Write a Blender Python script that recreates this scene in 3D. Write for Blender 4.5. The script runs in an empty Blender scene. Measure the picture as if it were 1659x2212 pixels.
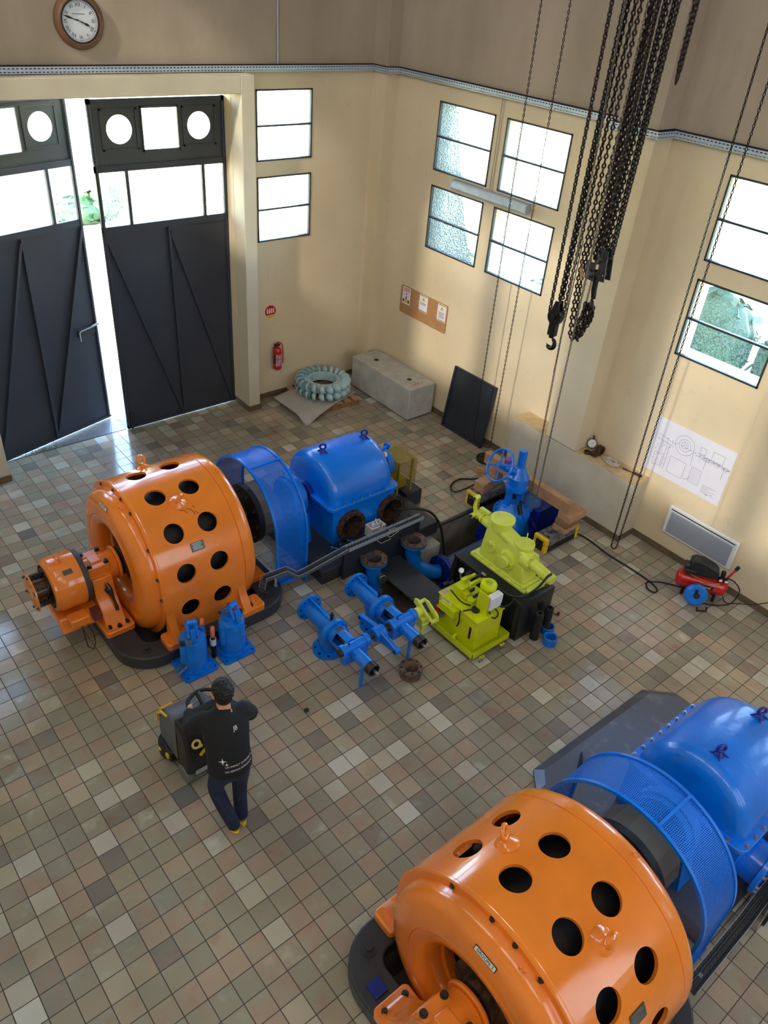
import bpy, bmesh, math, random
from mathutils import Vector, Matrix
random.seed(7)
D = bpy.data; SC = bpy.context.scene; COL = SC.collection
PI = math.pi; cos = math.cos; sin = math.sin
OFF = {}

# ------------------------------------------------------------------ mesh building
def frame(d):
    d = Vector(d).normalized()
    a = Vector((0, 0, 1)) if abs(d.z) < .95 else Vector((1, 0, 0))
    u = a.cross(d).normalized(); v = d.cross(u)
    return u, v, d

class MB:
    def __init__(s): s.v = []; s.f = []; s.uv = {}; s.mi = []; s.cur = 0
    def add(s, vs, fs, M=None):
        n = len(s.v)
        for p in vs:
            p = Vector(p)
            s.v.append(M @ p if M is not None else p)
        for f in fs:
            s.f.append([i + n for i in f]); s.mi.append(s.cur)
        return n
    def box(s, x0, y0, z0, x1, y1, z1, M=None):
        vs = [(x, y, z) for z in (z0, z1) for y in (y0, y1) for x in (x0, x1)]
        s.add(vs, [(0, 2, 3, 1), (4, 5, 7, 6), (0, 1, 5, 4), (2, 6, 7, 3), (0, 4, 6, 2), (1, 3, 7, 5)], M); return s
    def prism(s, poly, h0, h1, ax='z', M=None):
        n = len(poly)
        def P(a, b, h): return (a, b, h) if ax == 'z' else ((h, a, b) if ax == 'x' else (a, h, b))
        vs = [P(a, b, h0) for a, b in poly] + [P(a, b, h1) for a, b in poly]
        fs = [list(range(n))[::-1], list(range(n, 2 * n))] + [(i, (i + 1) % n, n + (i + 1) % n, n + i) for i in range(n)]
        s.add(vs, fs, M); return s
    def lathe(s, prof, o, d, n=32, M=None, a0=0, a1=None, closed=False):
        u, v, d = frame(d); o = Vector(o); full = a1 is None
        m = n if full else n + 1
        vs = []; rows = []
        for r, h in prof:
            if r < 1e-6:
                vs.append(o + d * h); rows.append([len(vs) - 1] * m)
            else:
                row = []
                for i in range(m):
                    a = a0 + (2 * PI if full else (a1 - a0)) * i / n
                    vs.append(o + d * h + u * (r * cos(a)) + v * (r * sin(a))); row.append(len(vs) - 1)
                rows.append(row)
        if closed: rows.append(rows[0])
        fs = []
        for k in range(len(rows) - 1):
            A, B = rows[k], rows[k + 1]
            for i in range(n):
                j = (i + 1) % m
                f = []
                for q in (A[i], A[j], B[j], B[i]):
                    if q not in f: f.append(q)
                if len(f) > 2: fs.append(f)
        s.add(vs, fs, M); return s
    def cyl(s, p0, p1, r, r1=None, n=20, M=None):
        p0 = Vector(p0); p1 = Vector(p1); h = (p1 - p0).length
        r1 = r if r1 is None else r1
        return s.lathe([(0, 0), (r, 0), (r1, h), (0, h)], p0, p1 - p0, n, M)
    def ring(s, p0, p1, r, ri, n=32, M=None):
        p0 = Vector(p0); p1 = Vector(p1); h = (p1 - p0).length
        return s.lathe([(ri, 0), (r, 0), (r, h), (ri, h)], p0, p1 - p0, n, M, closed=True)
    def sph(s, c, r, n=16, M=None, sc=(1, 1, 1)):
        S = Matrix.Translation(Vector(c)) @ Matrix.Diagonal((sc[0], sc[1], sc[2], 1))
        if M is not None: S = M @ S
        k = n // 2
        return s.lathe([(r * sin(PI * i / k), -r * cos(PI * i / k)) for i in range(k + 1)], (0, 0, 0), (0, 0, 1), n, S)
    def tube(s, pts, r, n=8, closed=False, M=None, cap=True):
        P = [Vector(p) for p in pts]; m = len(P)
        rr = r if isinstance(r, (list, tuple)) else [r] * m
        T = []
        for i in range(m):
            a = P[(i - 1) % m] if (closed or i > 0) else P[0]
            b = P[(i + 1) % m] if (closed or i < m - 1) else P[-1]
            T.append((b - a).normalized() if (b - a).length > 1e-9 else Vector((0, 0, 1)))
        u = frame(T[0])[0]; vs = []
        for i in range(m):
            u = (u - T[i] * u.dot(T[i]))
            u = u.normalized() if u.length > 1e-6 else frame(T[i])[0]
            w = T[i].cross(u)
            for k in range(n):
                a = 2 * PI * k / n
                vs.append(P[i] + (u * cos(a) + w * sin(a)) * rr[i])
        fs = []
        for i in range(m if closed else m - 1):
            j = (i + 1) % m
            for k in range(n):
                l = (k + 1) % n
                fs.append((i * n + k, i * n + l, j * n + l, j * n + k))
        if cap and not closed:
            fs.append(list(range(n))[::-1]); fs.append([(m - 1) * n + k for k in range(n)])
        s.add(vs, fs, M); return s
    def torus(s, c, d, R, r, n=32, k=8, M=None):
        u, v, d = frame(d); c = Vector(c)
        return s.tube([c + u * (R * cos(2 * PI * i / n)) + v * (R * sin(2 * PI * i / n)) for i in range(n)], r, k, True, M)
    def bolt(s, p, d, r, h, washer=True, M=None):
        p = Vector(p); d = Vector(d).normalized()
        if washer: s.cyl(p, p + d * h * .25, r * 1.45, n=12, M=M)
        s.cyl(p + d * h * .2, p + d * h, r, n=6, M=M); return s
    def bcirc(s, c, d, R, n, r, h, ph=0):
        u, v, d = frame(d); c = Vector(c)
        for i in range(n):
            a = ph + 2 * PI * i / n
            s.bolt(c + u * (R * cos(a)) + v * (R * sin(a)), d, r, h)
        return s
    def quad(s, a, b, c, d): s.add([a, b, c, d], [(0, 1, 2, 3)]); return s
    def build(s, name, mat, parent=None, bevel=0, smooth=38, world=True, recalc=True, seg=2):
        me = D.meshes.new(name)
        off = OFF.get(parent.name, Vector()) if (parent and world) else Vector()
        me.from_pydata([tuple(p - off) for p in s.v], [], s.f)
        mats = mat if isinstance(mat, (list, tuple)) else [mat]
        for m in mats: me.materials.append(m)
        if len(mats) > 1: me.polygons.foreach_set('material_index', s.mi)
        if recalc:
            bm = bmesh.new(); bm.from_mesh(me); bmesh.ops.recalc_face_normals(bm, faces=bm.faces); bm.to_mesh(me); bm.free()
        me.polygons.foreach_set('use_smooth', [True] * len(me.polygons))
        me.set_sharp_from_angle(angle=math.radians(smooth))
        o = D.objects.new(name, me); COL.objects.link(o)
        if parent: o.parent = parent; OFF[o.name] = OFF.get(parent.name, Vector()) if world else OFF.get(parent.name, Vector())
        else: OFF[o.name] = Vector()
        if bevel:
            b = o.modifiers.new('bevel', 'BEVEL'); b.width = bevel; b.segments = seg; b.limit_method = 'ANGLE'; b.angle_limit = math.radians(40)
        return o

def tag(o, label=None, cat=None, group=None, kind=None):
    if label: o['label'] = label
    if cat: o['category'] = cat
    if group: o['group'] = group
    if kind: o['kind'] = kind
    return o
def thing(name, label, cat, loc=(0, 0, 0), group=None, rz=0):
    o = D.objects.new(name, None); COL.objects.link(o); o.location = loc; o.empty_display_size = .1
    o.rotation_euler.z = rz
    OFF[o.name] = Vector(loc); return tag(o, label, cat, group)
def struct(o): o['kind'] = 'structure'; return o
def copy_tree(o, parent=None):
    kids = list(o.children)
    c = o.copy(); COL.objects.link(c); OFF[c.name] = OFF.get(o.name, Vector()).copy()
    if parent: c.parent = parent
    for k in kids: copy_tree(k, c)
    return c
def cut(o, cutter):
    """boolean difference with MB cutter, baked into the mesh"""
    c = cutter.build('cutter', D.materials[0], recalc=True)
    c.location = OFF.get(o.name, Vector()) * -1
    m = o.modifiers.new('b', 'BOOLEAN'); m.operation = 'DIFFERENCE'; m.solver = 'EXACT'; m.use_self = True; m.object = c
    par = o.parent; o.parent = None
    bpy.context.view_layer.update()
    me = D.meshes.new_from_object(o.evaluated_get(bpy.context.evaluated_depsgraph_get()))
    o.modifiers.clear(); o.data = me; o.parent = par
    D.objects.remove(c)
    me.polygons.foreach_set('use_smooth', [True] * len(me.polygons)); me.set_sharp_from_angle(angle=math.radians(30))
    return o

# ------------------------------------------------------------------ materials
def lin(c): return tuple((x / 12.92 if x <= .04045 else ((x + .055) / 1.055) ** 2.4) for x in (v / 255 for v in c)) + (1,)
def M(name, rgb, rough=.5, metal=0., var=.1, scale=5., bump=0., bscale=30., coat=0., spec=.5, rgb2=None, thr=None):
    m = D.materials.new(name); m.use_nodes = True; N = m.node_tree.nodes; L = m.node_tree.links
    b = N['Principled BSDF']; b.inputs['Roughness'].default_value = rough; b.inputs['Metallic'].default_value = metal
    b.inputs['Specular IOR Level'].default_value = spec
    if coat: b.inputs['Coat Weight'].default_value = coat; b.inputs['Coat Roughness'].default_value = .08
    c = lin(rgb)
    tc = N.new('ShaderNodeTexCoord'); no = N.new('ShaderNodeTexNoise'); no.inputs['Scale'].default_value = scale; no.inputs['Detail'].default_value = 5
    L.new(tc.outputs['Object'], no.inputs['Vector'])
    r = N.new('ShaderNodeValToRGB')
    if rgb2 is None:
        lo = tuple(max(0, x * (1 - var)) for x in c[:3]) + (1,); hi = tuple(min(1, x * (1 + var)) for x in c[:3]) + (1,)
        r.color_ramp.elements[0].position = .3; r.color_ramp.elements[1].position = .7
    else:
        lo, hi = c, lin(rgb2); t = thr or .5
        r.color_ramp.elements[0].position = t - .05; r.color_ramp.elements[1].position = t + .05
    r.color_ramp.elements[0].color = lo; r.color_ramp.elements[1].color = hi
    L.new(no.outputs['Fac'], r.inputs['Fac']); L.new(r.outputs['Color'], b.inputs['Base Color'])
    if bump:
        n2 = N.new('ShaderNodeTexNoise'); n2.inputs['Scale'].default_value = bscale; n2.inputs['Detail'].default_value = 3
        L.new(tc.outputs['Object'], n2.inputs['Vector'])
        bp = N.new('ShaderNodeBump'); bp.inputs['Strength'].default_value = bump; bp.inputs['Distance'].default_value = .01
        L.new(n2.outputs['Fac'], bp.inputs['Height']); L.new(bp.outputs['Normal'], b.inputs['Normal'])
    return m
ORANGE = M('orange_paint', (236, 130, 40), .2, var=.10, scale=2.5, bump=.12, bscale=7, coat=.5)
BLUE = M('blue_paint', (0, 118, 232), .25, var=.14, scale=3, bump=.25, bscale=14, coat=.35)
BLUE2 = M('blue_paint_worn', (0, 116, 220), .33, var=.2, scale=7, bump=.2, bscale=20)
DBLUE = M('deep_blue_paint', (8, 40, 140), .4, var=.2)
DARK = M('dark_grey_paint', (50, 54, 62), .42, var=.18, scale=4, bump=.15)
SHEET = M('grey_steel_sheet', (84, 90, 104), .38, .35, var=.16, scale=5)
BLACK = M('black_steel', (20, 22, 26), .4, var=.2)
RUBBER = M('black_rubber', (16, 16, 17), .55, var=.2)
RUST = M('rusty_steel', (92, 66, 52), .75, .3, rgb2=(58, 46, 40), scale=14, bump=.3)
PALERUST = M('worn_flange_face', (128, 104, 90), .55, .4, rgb2=(96, 86, 82), scale=12)
STEEL = M('bare_steel', (165, 165, 165), .3, .9, var=.1)
DSTEEL = M('dark_steel', (70, 68, 66), .4, .7, var=.25, scale=18)
GALV = M('galvanised_steel', (172, 184, 198), .4, .35, var=.08, scale=9)
CONC = M('cast_concrete', (180, 181, 178), .85, var=.14, scale=5, bump=.3, bscale=25)
PITC = M('pit_concrete', (120, 112, 98), .9, var=.3, scale=4, bump=.4)
PALEY = M('pale_yellow_paint', (214, 224, 86), .3, var=.06, scale=4, coat=.3)
LIME = M('lime_yellow_paint', (204, 214, 8), .35, var=.08, scale=4, coat=.2)
YELLOW = M('signal_yellow', (232, 190, 20), .45, var=.12)
WHITE = M('white_plastic', (226, 228, 230), .4, var=.03)
PAPER = M('paper_white', (222, 224, 240), .7, var=.02)
WOOD = M('sawn_timber', (178, 138, 104), .7, var=.2, scale=9)
WOOD2 = M('weathered_timber', (140, 104, 76), .75, var=.25, scale=11)
RED = M('red_paint', (186, 16, 22), .28, var=.08, coat=.4)
RUNNER = M('pale_blue_paint', (172, 204, 212), .38, var=.1, scale=8)
CARD = M('grey_board', (176, 170, 164), .8, var=.06)
NAVY = M('dark_slate_paint', (38, 43, 54), .55, var=.12)
CORK = M('hardboard_brown', (172, 128, 86), .75, var=.08)
BRASS = M('brass', (190, 160, 80), .3, .9)
ROPE = M('pale_rope', (196, 186, 168), .85, var=.2, scale=30)
CHAIN = M('oiled_chain_steel', (46, 37, 35), .42, .55, var=.35, scale=40)
CHAINB = M('black_chain_steel', (24, 24, 27), .4, .5, var=.3, scale=40)
CHAINP = M('pale_hand_chain', (112, 104, 94), .4, .6, var=.2, scale=40)
DOORM = M('door_slate_paint', (52, 56, 66), .42, var=.08, scale=2)
DOORT = M('door_slate_paint_upper', (62, 66, 68), .42, var=.08, scale=2)
FRAME = M('window_frame_paint', (40, 46, 56), .5, var=.1)
PLATE = M('engraved_plate', (92, 94, 88), .45, .5, var=.15, scale=60)
INK = M('black_ink', (24, 24, 28), .6)
GREYP = M('heater_grey', (150, 156, 168), .45, var=.03)
PERSP = M('frosted_lamp_plastic', (190, 204, 216), .25, var=.1, scale=12)
PURPLE = M('purple_plastic', (120, 80, 190), .5)
OCHRE = M('ochre_mesh_paint', (150, 128, 20), .5, var=.2)
GREYB = M('worn_block_plastic', (112, 114, 116), .6, rgb2=(78, 80, 84), scale=16)

def nodes(name):
    m = D.materials.new(name); m.use_nodes = True
    return m, m.node_tree.nodes, m.node_tree.links, m.node_tree.nodes['Principled BSDF']
def math_(N, L, op, a, b=None, c=None, clamp=False):
    n = N.new('ShaderNodeMath'); n.operation = op; n.use_clamp = clamp
    for i, x in enumerate((a, b, c)):
        if x is None: continue
        if isinstance(x, (int, float)): n.inputs[i].default_value = x
        else: L.new(x, n.inputs[i])
    return n.outputs[0]
def mix(N, L, f, a, b, bt='MIX'):
    n = N.new('ShaderNodeMix'); n.data_type = 'RGBA'; n.blend_type = bt
    for s, x in ((n.inputs[0], f), (n.inputs[6], a), (n.inputs[7], b)):
        if isinstance(x, (int, float)): s.default_value = x
        elif isinstance(x, tuple): s.default_value = x
        else: L.new(x, s)
    return n.outputs[2]
def ramp(N, L, f, stops, const=False):
    r = N.new('ShaderNodeValToRGB'); e = r.color_ramp.elements
    if const: r.color_ramp.interpolation = 'CONSTANT'
    while len(e) < len(stops): e.new(.5)
    for k, (p, c) in enumerate(stops): e[k].position = p; e[k].color = lin(c) if max(c) > 1 or len(c) == 3 else c
    L.new(f, r.inputs[0]); return r.outputs[0]

def tile_material():
    m, N, L, b = nodes('floor_tiles')
    tc = N.new('ShaderNodeTexCoord'); mp = N.new('ShaderNodeMapping'); mp.vector_type = 'POINT'
    mp.inputs['Scale'].default_value = (5, 5, 5); mp.inputs['Location'].default_value = (-.2508, -.1097, 0)
    L.new(tc.outputs['Object'], mp.inputs['Vector'])
    fl = N.new('ShaderNodeVectorMath'); fl.operation = 'FLOOR'; L.new(mp.outputs[0], fl.inputs[0])
    fr = N.new('ShaderNodeVectorMath'); fr.operation = 'FRACTION'; L.new(mp.outputs[0], fr.inputs[0])
    sp = N.new('ShaderNodeSeparateXYZ'); L.new(fr.outputs[0], sp.inputs[0])
    dx = math_(N, L, 'MINIMUM', sp.outputs[0], math_(N, L, 'SUBTRACT', 1, sp.outputs[0]))
    dy = math_(N, L, 'MINIMUM', sp.outputs[1], math_(N, L, 'SUBTRACT', 1, sp.outputs[1]))
    d = math_(N, L, 'MINIMUM', dx, dy)
    g = N.new('ShaderNodeMapRange'); g.inputs[1].default_value = .014; g.inputs[2].default_value = .026; L.new(d, g.inputs[0])
    wn = N.new('ShaderNodeTexWhiteNoise'); wn.noise_dimensions = '2D'; L.new(fl.outputs[0], wn.inputs['Vector'])
    base = ramp(N, L, wn.outputs['Value'], [(0, (116, 114, 112)), (.07, (128, 126, 120)), (.12, (152, 150, 134)), (.45, (160, 154, 136)), (.62, (176, 154, 136)), (.8, (178, 166, 144)), (.9, (192, 184, 166)), (1, (210, 211, 202))])
    # cloudy marbling, shifted per tile
    sh = N.new('ShaderNodeVectorMath'); sh.operation = 'MULTIPLY_ADD'; L.new(wn.outputs['Color'], sh.inputs[0]); sh.inputs[1].default_value = (37, 37, 37); L.new(mp.outputs[0], sh.inputs[2])
    n1 = N.new('ShaderNodeTexNoise'); n1.inputs['Scale'].default_value = .95; n1.inputs['Detail'].default_value = 3; n1.inputs['Roughness'].default_value = .5; L.new(sh.outputs[0], n1.inputs['Vector'])
    cl = ramp(N, L, n1.outputs['Fac'], [(.22, (156, 116, 98)), (.42, (172, 148, 130)), (.6, (158, 158, 140)), (.8, (206, 202, 188))])
    wn2 = N.new('ShaderNodeTexWhiteNoise'); wn2.noise_dimensions = '3D'; L.new(fl.outputs[0], wn2.inputs['Vector'])
    amt = math_(N, L, 'MULTIPLY', wn2.outputs['Value'], .7)
    c = mix(N, L, amt, base, cl)
    dark = N.new('ShaderNodeTexNoise'); dark.inputs['Scale'].default_value = .22; dark.inputs['Detail'].default_value = 2; L.new(mp.outputs[0], dark.inputs['Vector'])
    c = mix(N, L, .25, c, ramp(N, L, dark.outputs['Fac'], [(.35, (90, 90, 90)), (.65, (200, 200, 200))]), 'OVERLAY')
    c = mix(N, L, g.outputs[0], lin((60, 49, 43)), c)
    L.new(c, b.inputs['Base Color'])
    rn = N.new('ShaderNodeTexNoise'); rn.inputs['Scale'].default_value = 3; L.new(mp.outputs[0], rn.inputs['Vector'])
    ro = N.new('ShaderNodeMapRange'); ro.inputs[3].default_value = .09; ro.inputs[4].default_value = .2; L.new(rn.outputs['Fac'], ro.inputs[0])
    rr = N.new('ShaderNodeMapRange'); rr.inputs[3].default_value = .8; L.new(g.outputs[0], rr.inputs[0]); L.new(ro.outputs[0], rr.inputs[4])
    L.new(rr.outputs[0], b.inputs['Roughness'])
    b.inputs['Specular IOR Level'].default_value = .85
    h = N.new('ShaderNodeTexNoise'); h.inputs['Scale'].default_value = 4; L.new(mp.outputs[0], h.inputs['Vector'])
    hh = math_(N, L, 'ADD', math_(N, L, 'MULTIPLY', h.outputs['Fac'], .5), math_(N, L, 'MULTIPLY', g.outputs[0], .6))
    bp = N.new('ShaderNodeBump'); bp.inputs['Strength'].default_value = .16; bp.inputs['Distance'].default_value = .005; L.new(hh, bp.inputs['Height']); L.new(bp.outputs[0], b.inputs['Normal'])
    return m
TILE = tile_material()

def wall_material():
    m, N, L, b = nodes('painted_plaster')
    tc = N.new('ShaderNodeTexCoord'); sp = N.new('ShaderNodeSeparateXYZ'); L.new(tc.outputs['Object'], sp.inputs[0])
    n1 = N.new('ShaderNodeTexNoise'); n1.inputs['Scale'].default_value = .8; n1.inputs['Detail'].default_value = 6; L.new(tc.outputs['Object'], n1.inputs['Vector'])
    mp = N.new('ShaderNodeMapping'); mp.inputs['Scale'].default_value = (1.6, 1.6, .7); L.new(tc.outputs['Object'], mp.inputs['Vector'])
    n2 = N.new('ShaderNodeTexNoise'); n2.inputs['Scale'].default_value = 1; n2.inputs['Detail'].default_value = 5; L.new(mp.outputs[0], n2.inputs['Vector'])
    lo = ramp(N, L, n1.outputs['Fac'], [(.3, (212, 196, 166)), (.7, (224, 208, 178))])
    up = ramp(N, L, n2.outputs['Fac'], [(.25, (156, 143, 127)), (.5, (168, 154, 138)), (.75, (178, 164, 148))])
    f = math_(N, L, 'GREATER_THAN', sp.outputs[2], 5.22)
    c = mix(N, L, f, lo, up)
    # scuffed, greyer plaster patches low on the wall
    n3 = N.new('ShaderNodeTexNoise'); n3.inputs['Scale'].default_value = 7; n3.inputs['Detail'].default_value = 8; n3.inputs['Roughness'].default_value = .7; L.new(tc.outputs['Object'], n3.inputs['Vector'])
    st = N.new('ShaderNodeMapRange'); st.inputs[1].default_value = .6; st.inputs[2].default_value = .75; st.inputs[4].default_value = .4; L.new(n3.outputs['Fac'], st.inputs[0])
    c = mix(N, L, st.outputs[0], c, mix(N, L, .5, c, lin((120, 110, 96))))
    L.new(c, b.inputs['Base Color']); b.inputs['Roughness'].default_value = .8; b.inputs['Specular IOR Level'].default_value = .25
    n4 = N.new('ShaderNodeTexNoise'); n4.inputs['Scale'].default_value = 9; n4.inputs['Detail'].default_value = 4; L.new(tc.outputs['Object'], n4.inputs['Vector'])
    bp = N.new('ShaderNodeBump'); bp.inputs['Strength'].default_value = .25; bp.inputs['Distance'].default_value = .01; L.new(n4.outputs['Fac'], bp.inputs['Height']); L.new(bp.outputs[0], b.inputs['Normal'])
    return m
WALL = wall_material()
PIER = M('grey_washed_plaster', (196, 186, 164), .85, var=.12, scale=2.2, bump=.3)
LEDGE = M('ledge_mortar', (196, 170, 128), .85, var=.15, scale=9, bump=.3)
CREAM = M('portal_paint', (206, 198, 178), .75, var=.07, scale=2, bump=.15)
TILEBASE = M('skirting_tile', (112, 92, 72), .4, rgb2=(98, 86, 68), scale=4)

def glass_material(name, T, rough=.15, col=(1, 1, 1), tlc=(.75, .82, .85, 1)):
    m = D.materials.new(name); m.use_nodes = True; N = m.node_tree.nodes; L = m.node_tree.links
    N.remove(N['Principled BSDF']); out = N['Material Output']
    tr = N.new('ShaderNodeBsdfTransparent'); tr.inputs[0].default_value = (*col, 1)
    tl = N.new('ShaderNodeBsdfTranslucent'); tl.inputs[0].default_value = tlc
    gl = N.new('ShaderNodeBsdfGlossy'); gl.inputs['Roughness'].default_value = rough; gl.inputs[0].default_value = (.8, .9, 1, 1)
    tc = N.new('ShaderNodeTexCoord'); vo = N.new('ShaderNodeTexNoise'); vo.inputs['Scale'].default_value = 45; vo.inputs['Detail'].default_value = 1
    L.new(tc.outputs['Object'], vo.inputs['Vector'])
    bp = N.new('ShaderNodeBump'); bp.inputs['Strength'].default_value = .5; bp.inputs['Distance'].default_value = .01; L.new(vo.outputs['Fac'], bp.inputs['Height']); L.new(bp.outputs[0], gl.inputs['Normal'])
    m1 = N.new('ShaderNodeMixShader'); 
    fa = N.new('ShaderNodeMapRange'); fa.inputs[1].default_value = .35; fa.inputs[2].default_value = .65; fa.inputs[3].default_value = max(0, 1 - T - min(.12, T * .35)); fa.inputs[4].default_value = min(1, 1 - T + min(.12, T * .35))
    L.new(vo.outputs['Fac'], fa.inputs[0]); L.new(fa.outputs[0], m1.inputs[0])
    L.new(tr.outputs[0], m1.inputs[1]); L.new(tl.outputs[0], m1.inputs[2])
    fr = N.new('ShaderNodeFresnel'); fr.inputs[0].default_value = 1.4
    m2 = N.new('ShaderNodeMixShader'); L.new(fr.outputs[0], m2.inputs[0]); L.new(m1.outputs[0], m2.inputs[1]); L.new(gl.outputs[0], m2.inputs[2])
    L.new(m2.outputs[0], out.inputs[0]); return m
GLASS = glass_material('patterned_glass', .86, tlc=(.16, .21, .2, 1))
GLASSD = glass_material('frosted_dirty_glass', .165, tlc=(.06, .06, .06, 1))
CLEAR = glass_material('clear_glass', .97, .02)

def perforated(name, rgb, pitch, rad, rough=.4, metal=.2, square=False):
    """sheet punched with round holes, laid out in UV metres"""
    m, N, L, b = nodes(name); b.inputs['Base Color'].default_value = lin(rgb); b.inputs['Roughness'].default_value = rough; b.inputs['Metallic'].default_value = metal
    tc = N.new('ShaderNodeTexCoord'); sp = N.new('ShaderNodeSeparateXYZ'); L.new(tc.outputs['UV'], sp.inputs[0])
    u = math_(N, L, 'DIVIDE', sp.outputs[0], pitch[0]); v = math_(N, L, 'DIVIDE', sp.outputs[1], pitch[1])
    if not square:
        row = math_(N, L, 'FLOOR', v); u = math_(N, L, 'ADD', u, math_(N, L, 'MULTIPLY', row, .5))
    fu = math_(N, L, 'SUBTRACT', math_(N, L, 'FRACT', u), .5); fv = math_(N, L, 'SUBTRACT', math_(N, L, 'FRACT', v), .5)
    fu = math_(N, L, 'MULTIPLY', fu, pitch[0]); fv = math_(N, L, 'MULTIPLY', fv, pitch[1])
    if square:
        hole = math_(N, L, 'MULTIPLY', math_(N, L, 'LESS_THAN', math_(N, L, 'ABSOLUTE', fu), rad[0]), math_(N, L, 'LESS_THAN', math_(N, L, 'ABSOLUTE', fv), rad[1]))
    else:
        dd = math_(N, L, 'SQRT', math_(N, L, 'ADD', math_(N, L, 'MULTIPLY', fu, fu), math_(N, L, 'MULTIPLY', fv, fv)))
        hole = math_(N, L, 'LESS_THAN', dd, rad)
    L.new(math_(N, L, 'SUBTRACT', 1, hole), b.inputs['Alpha'])
    return m
PERF = perforated('perforated_blue_sheet', (0, 112, 226), (.0185, .016), .0052)
SLOT = perforated('slotted_tray_steel', (178, 192, 208), (.05, .032), (.015, .0045), .4, .3, True)
GRATEM = perforated('punched_grate_steel', (150, 156, 164), (.04, .04), .012, .35, .7)
MESHY = perforated('ochre_wire_mesh', (150, 128, 20), (.012, .012), (.0042, .0042), .5, .2, True)

def uv_sheet(name, rows, mat, parent, us, vs, thick=0):
    """grid sheet: rows[i][j] points, UVs in metres"""
    me = D.meshes.new(name); off = OFF.get(parent.name, Vector()) if parent else Vector()
    nr, nc = len(rows), len(rows[0])
    me.from_pydata([tuple(Vector(p) - off) for r in rows for p in r], [], [(i * nc + j, i * nc + j + 1, (i + 1) * nc + j + 1, (i + 1) * nc + j) for i in range(nr - 1) for j in range(nc - 1)])
    uv = me.uv_layers.new(name='UVMap')
    for l in me.loops:
        i, j = divmod(l.vertex_index, nc); uv.data[l.index].uv = (us[j], vs[i])
    me.materials.append(mat); me.polygons.foreach_set('use_smooth', [True] * len(me.polygons)); me.set_sharp_from_angle(angle=.6)
    o = D.objects.new(name, me); COL.objects.link(o)
    if parent: o.parent = parent; OFF[o.name] = off
    else: OFF[o.name] = Vector()
    return o

def text(name, body, size, mat, M4, parent=None, ext=.0008, align='CENTER'):
    cu = D.curves.new(name, 'FONT'); cu.body = body; cu.size = size; cu.align_x = align; cu.align_y = 'CENTER'; cu.extrude = ext
    o = D.objects.new(name, cu); COL.objects.link(o); bpy.context.view_layer.update()
    me = D.meshes.new_from_object(o.evaluated_get(bpy.context.evaluated_depsgraph_get())); D.objects.remove(o)
    me.transform(M4); me.materials.append(mat)
    if parent: me.transform(Matrix.Translation(-OFF.get(parent.name, Vector())))
    o = D.objects.new(name, me); COL.objects.link(o)
    if parent: o.parent = parent
    return o
def basis(o, x, y):
    """4x4 with local x,y axes in world and origin o"""
    x = Vector(x).normalized(); y = Vector(y); y = (y - x * y.dot(x)).normalized(); z = x.cross(y)
    return Matrix(((x.x, y.x, z.x, o[0]), (x.y, y.y, z.y, o[1]), (x.z, y.z, z.z, o[2]), (0, 0, 0, 1)))
# ================================================================== SETTING
XL, XR, YF, YB, HT = -.63, 9.05, -7.0, 10.8, 11.5
def wall(name, axis, at, out, us, holes, zmax=HT, th=.35):
    """wall with window holes. axis 'x': plane x=at, u=y; axis 'y': plane y=at, u=x. out=+1/-1 outward"""
    ucut = sorted(set([us[0], us[1]] + [h[0] for h in holes] + [h[1] for h in holes]))
    zcut = sorted(set([-.6, 0, zmax] + [h[2] for h in holes] + [h[3] for h in holes]))
    def P(u, d, z): return (at + out * d, u, z) if axis == 'x' else (u, at + out * d, z)
    def solid(i, k):
        if i < 0 or k < 0 or i >= len(ucut) - 1 or k >= len(zcut) - 1: return None
        a = (ucut[i] + ucut[i + 1]) / 2; b = (zcut[k] + zcut[k + 1]) / 2
        return not any(h[0] < a < h[1] and h[2] < b < h[3] for h in holes)
    m = MB()
    for i in range(len(ucut) - 1):
        for k in range(len(zcut) - 1):
            if not solid(i, k): continue
            a, b, c, d = ucut[i], ucut[i + 1], zcut[k], zcut[k + 1]
            m.quad(P(a, 0, c), P(b, 0, c), P(b, 0, d), P(a, 0, d)); m.quad(P(a, th, c), P(b, th, c), P(b, th, d), P(a, th, d))
            if solid(i - 1, k) is not True: m.quad(P(a, 0, c), P(a, th, c), P(a, th, d), P(a, 0, d))
            if solid(i + 1, k) is not True: m.quad(P(b, 0, c), P(b, th, c), P(b, th, d), P(b, 0, d))
            if solid(i, k - 1) is not True: m.quad(P(a, 0, c), P(b, 0, c), P(b, th, c), P(a, th, c))
            if solid(i, k + 1) is not True: m.quad(P(a, 0, d), P(b, 0, d), P(b, th, d), P(a, th, d))
    return struct(m.build(name, WALL))
ZW = [(2.785, 3.765), (3.985, 4.955)]
WB_Y = [(6.915, 8.08), (8.305, 9.465), (3.475, 4.635), (2.085, 3.245), (-1.355, -.195), (-2.745, -1.585), (-6.1, -5.0)]
wall('wall_right', 'x', XR, 1, (YF - .35, YB + .35), [(a, b, c, d) for a, b in WB_Y for c, d in ZW])
DOOR = (2.21, 6.24, -.6, 4.95)
WA_X = [(6.65, 7.645), (.775, 1.77)]
wall('wall_back', 'y', YB, 1, (XL, XR), [DOOR] + [(a, b, c, d) for a, b in WA_X for c, d in ZW])
UPL = [(-6.2, -4.6), (-4.4, -2.8), (-1.6, 0), (.2, 1.8), (3.2, 4.8), (5.0, 6.6), (8.0, 9.4)]
wall('wall_left', 'x', XL, -1, (YF - .35, YB + .35), [(a, b, 7.5, 10.6) for a, b in UPL])
UPF = [(.4, 2.2), (3.2, 5.2), (6.2, 8.0)]
wall('wall_front', 'y', YF, -1, (XL, XR), [(a, b, 3.0, 8.5) for a, b in UPF])
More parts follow.
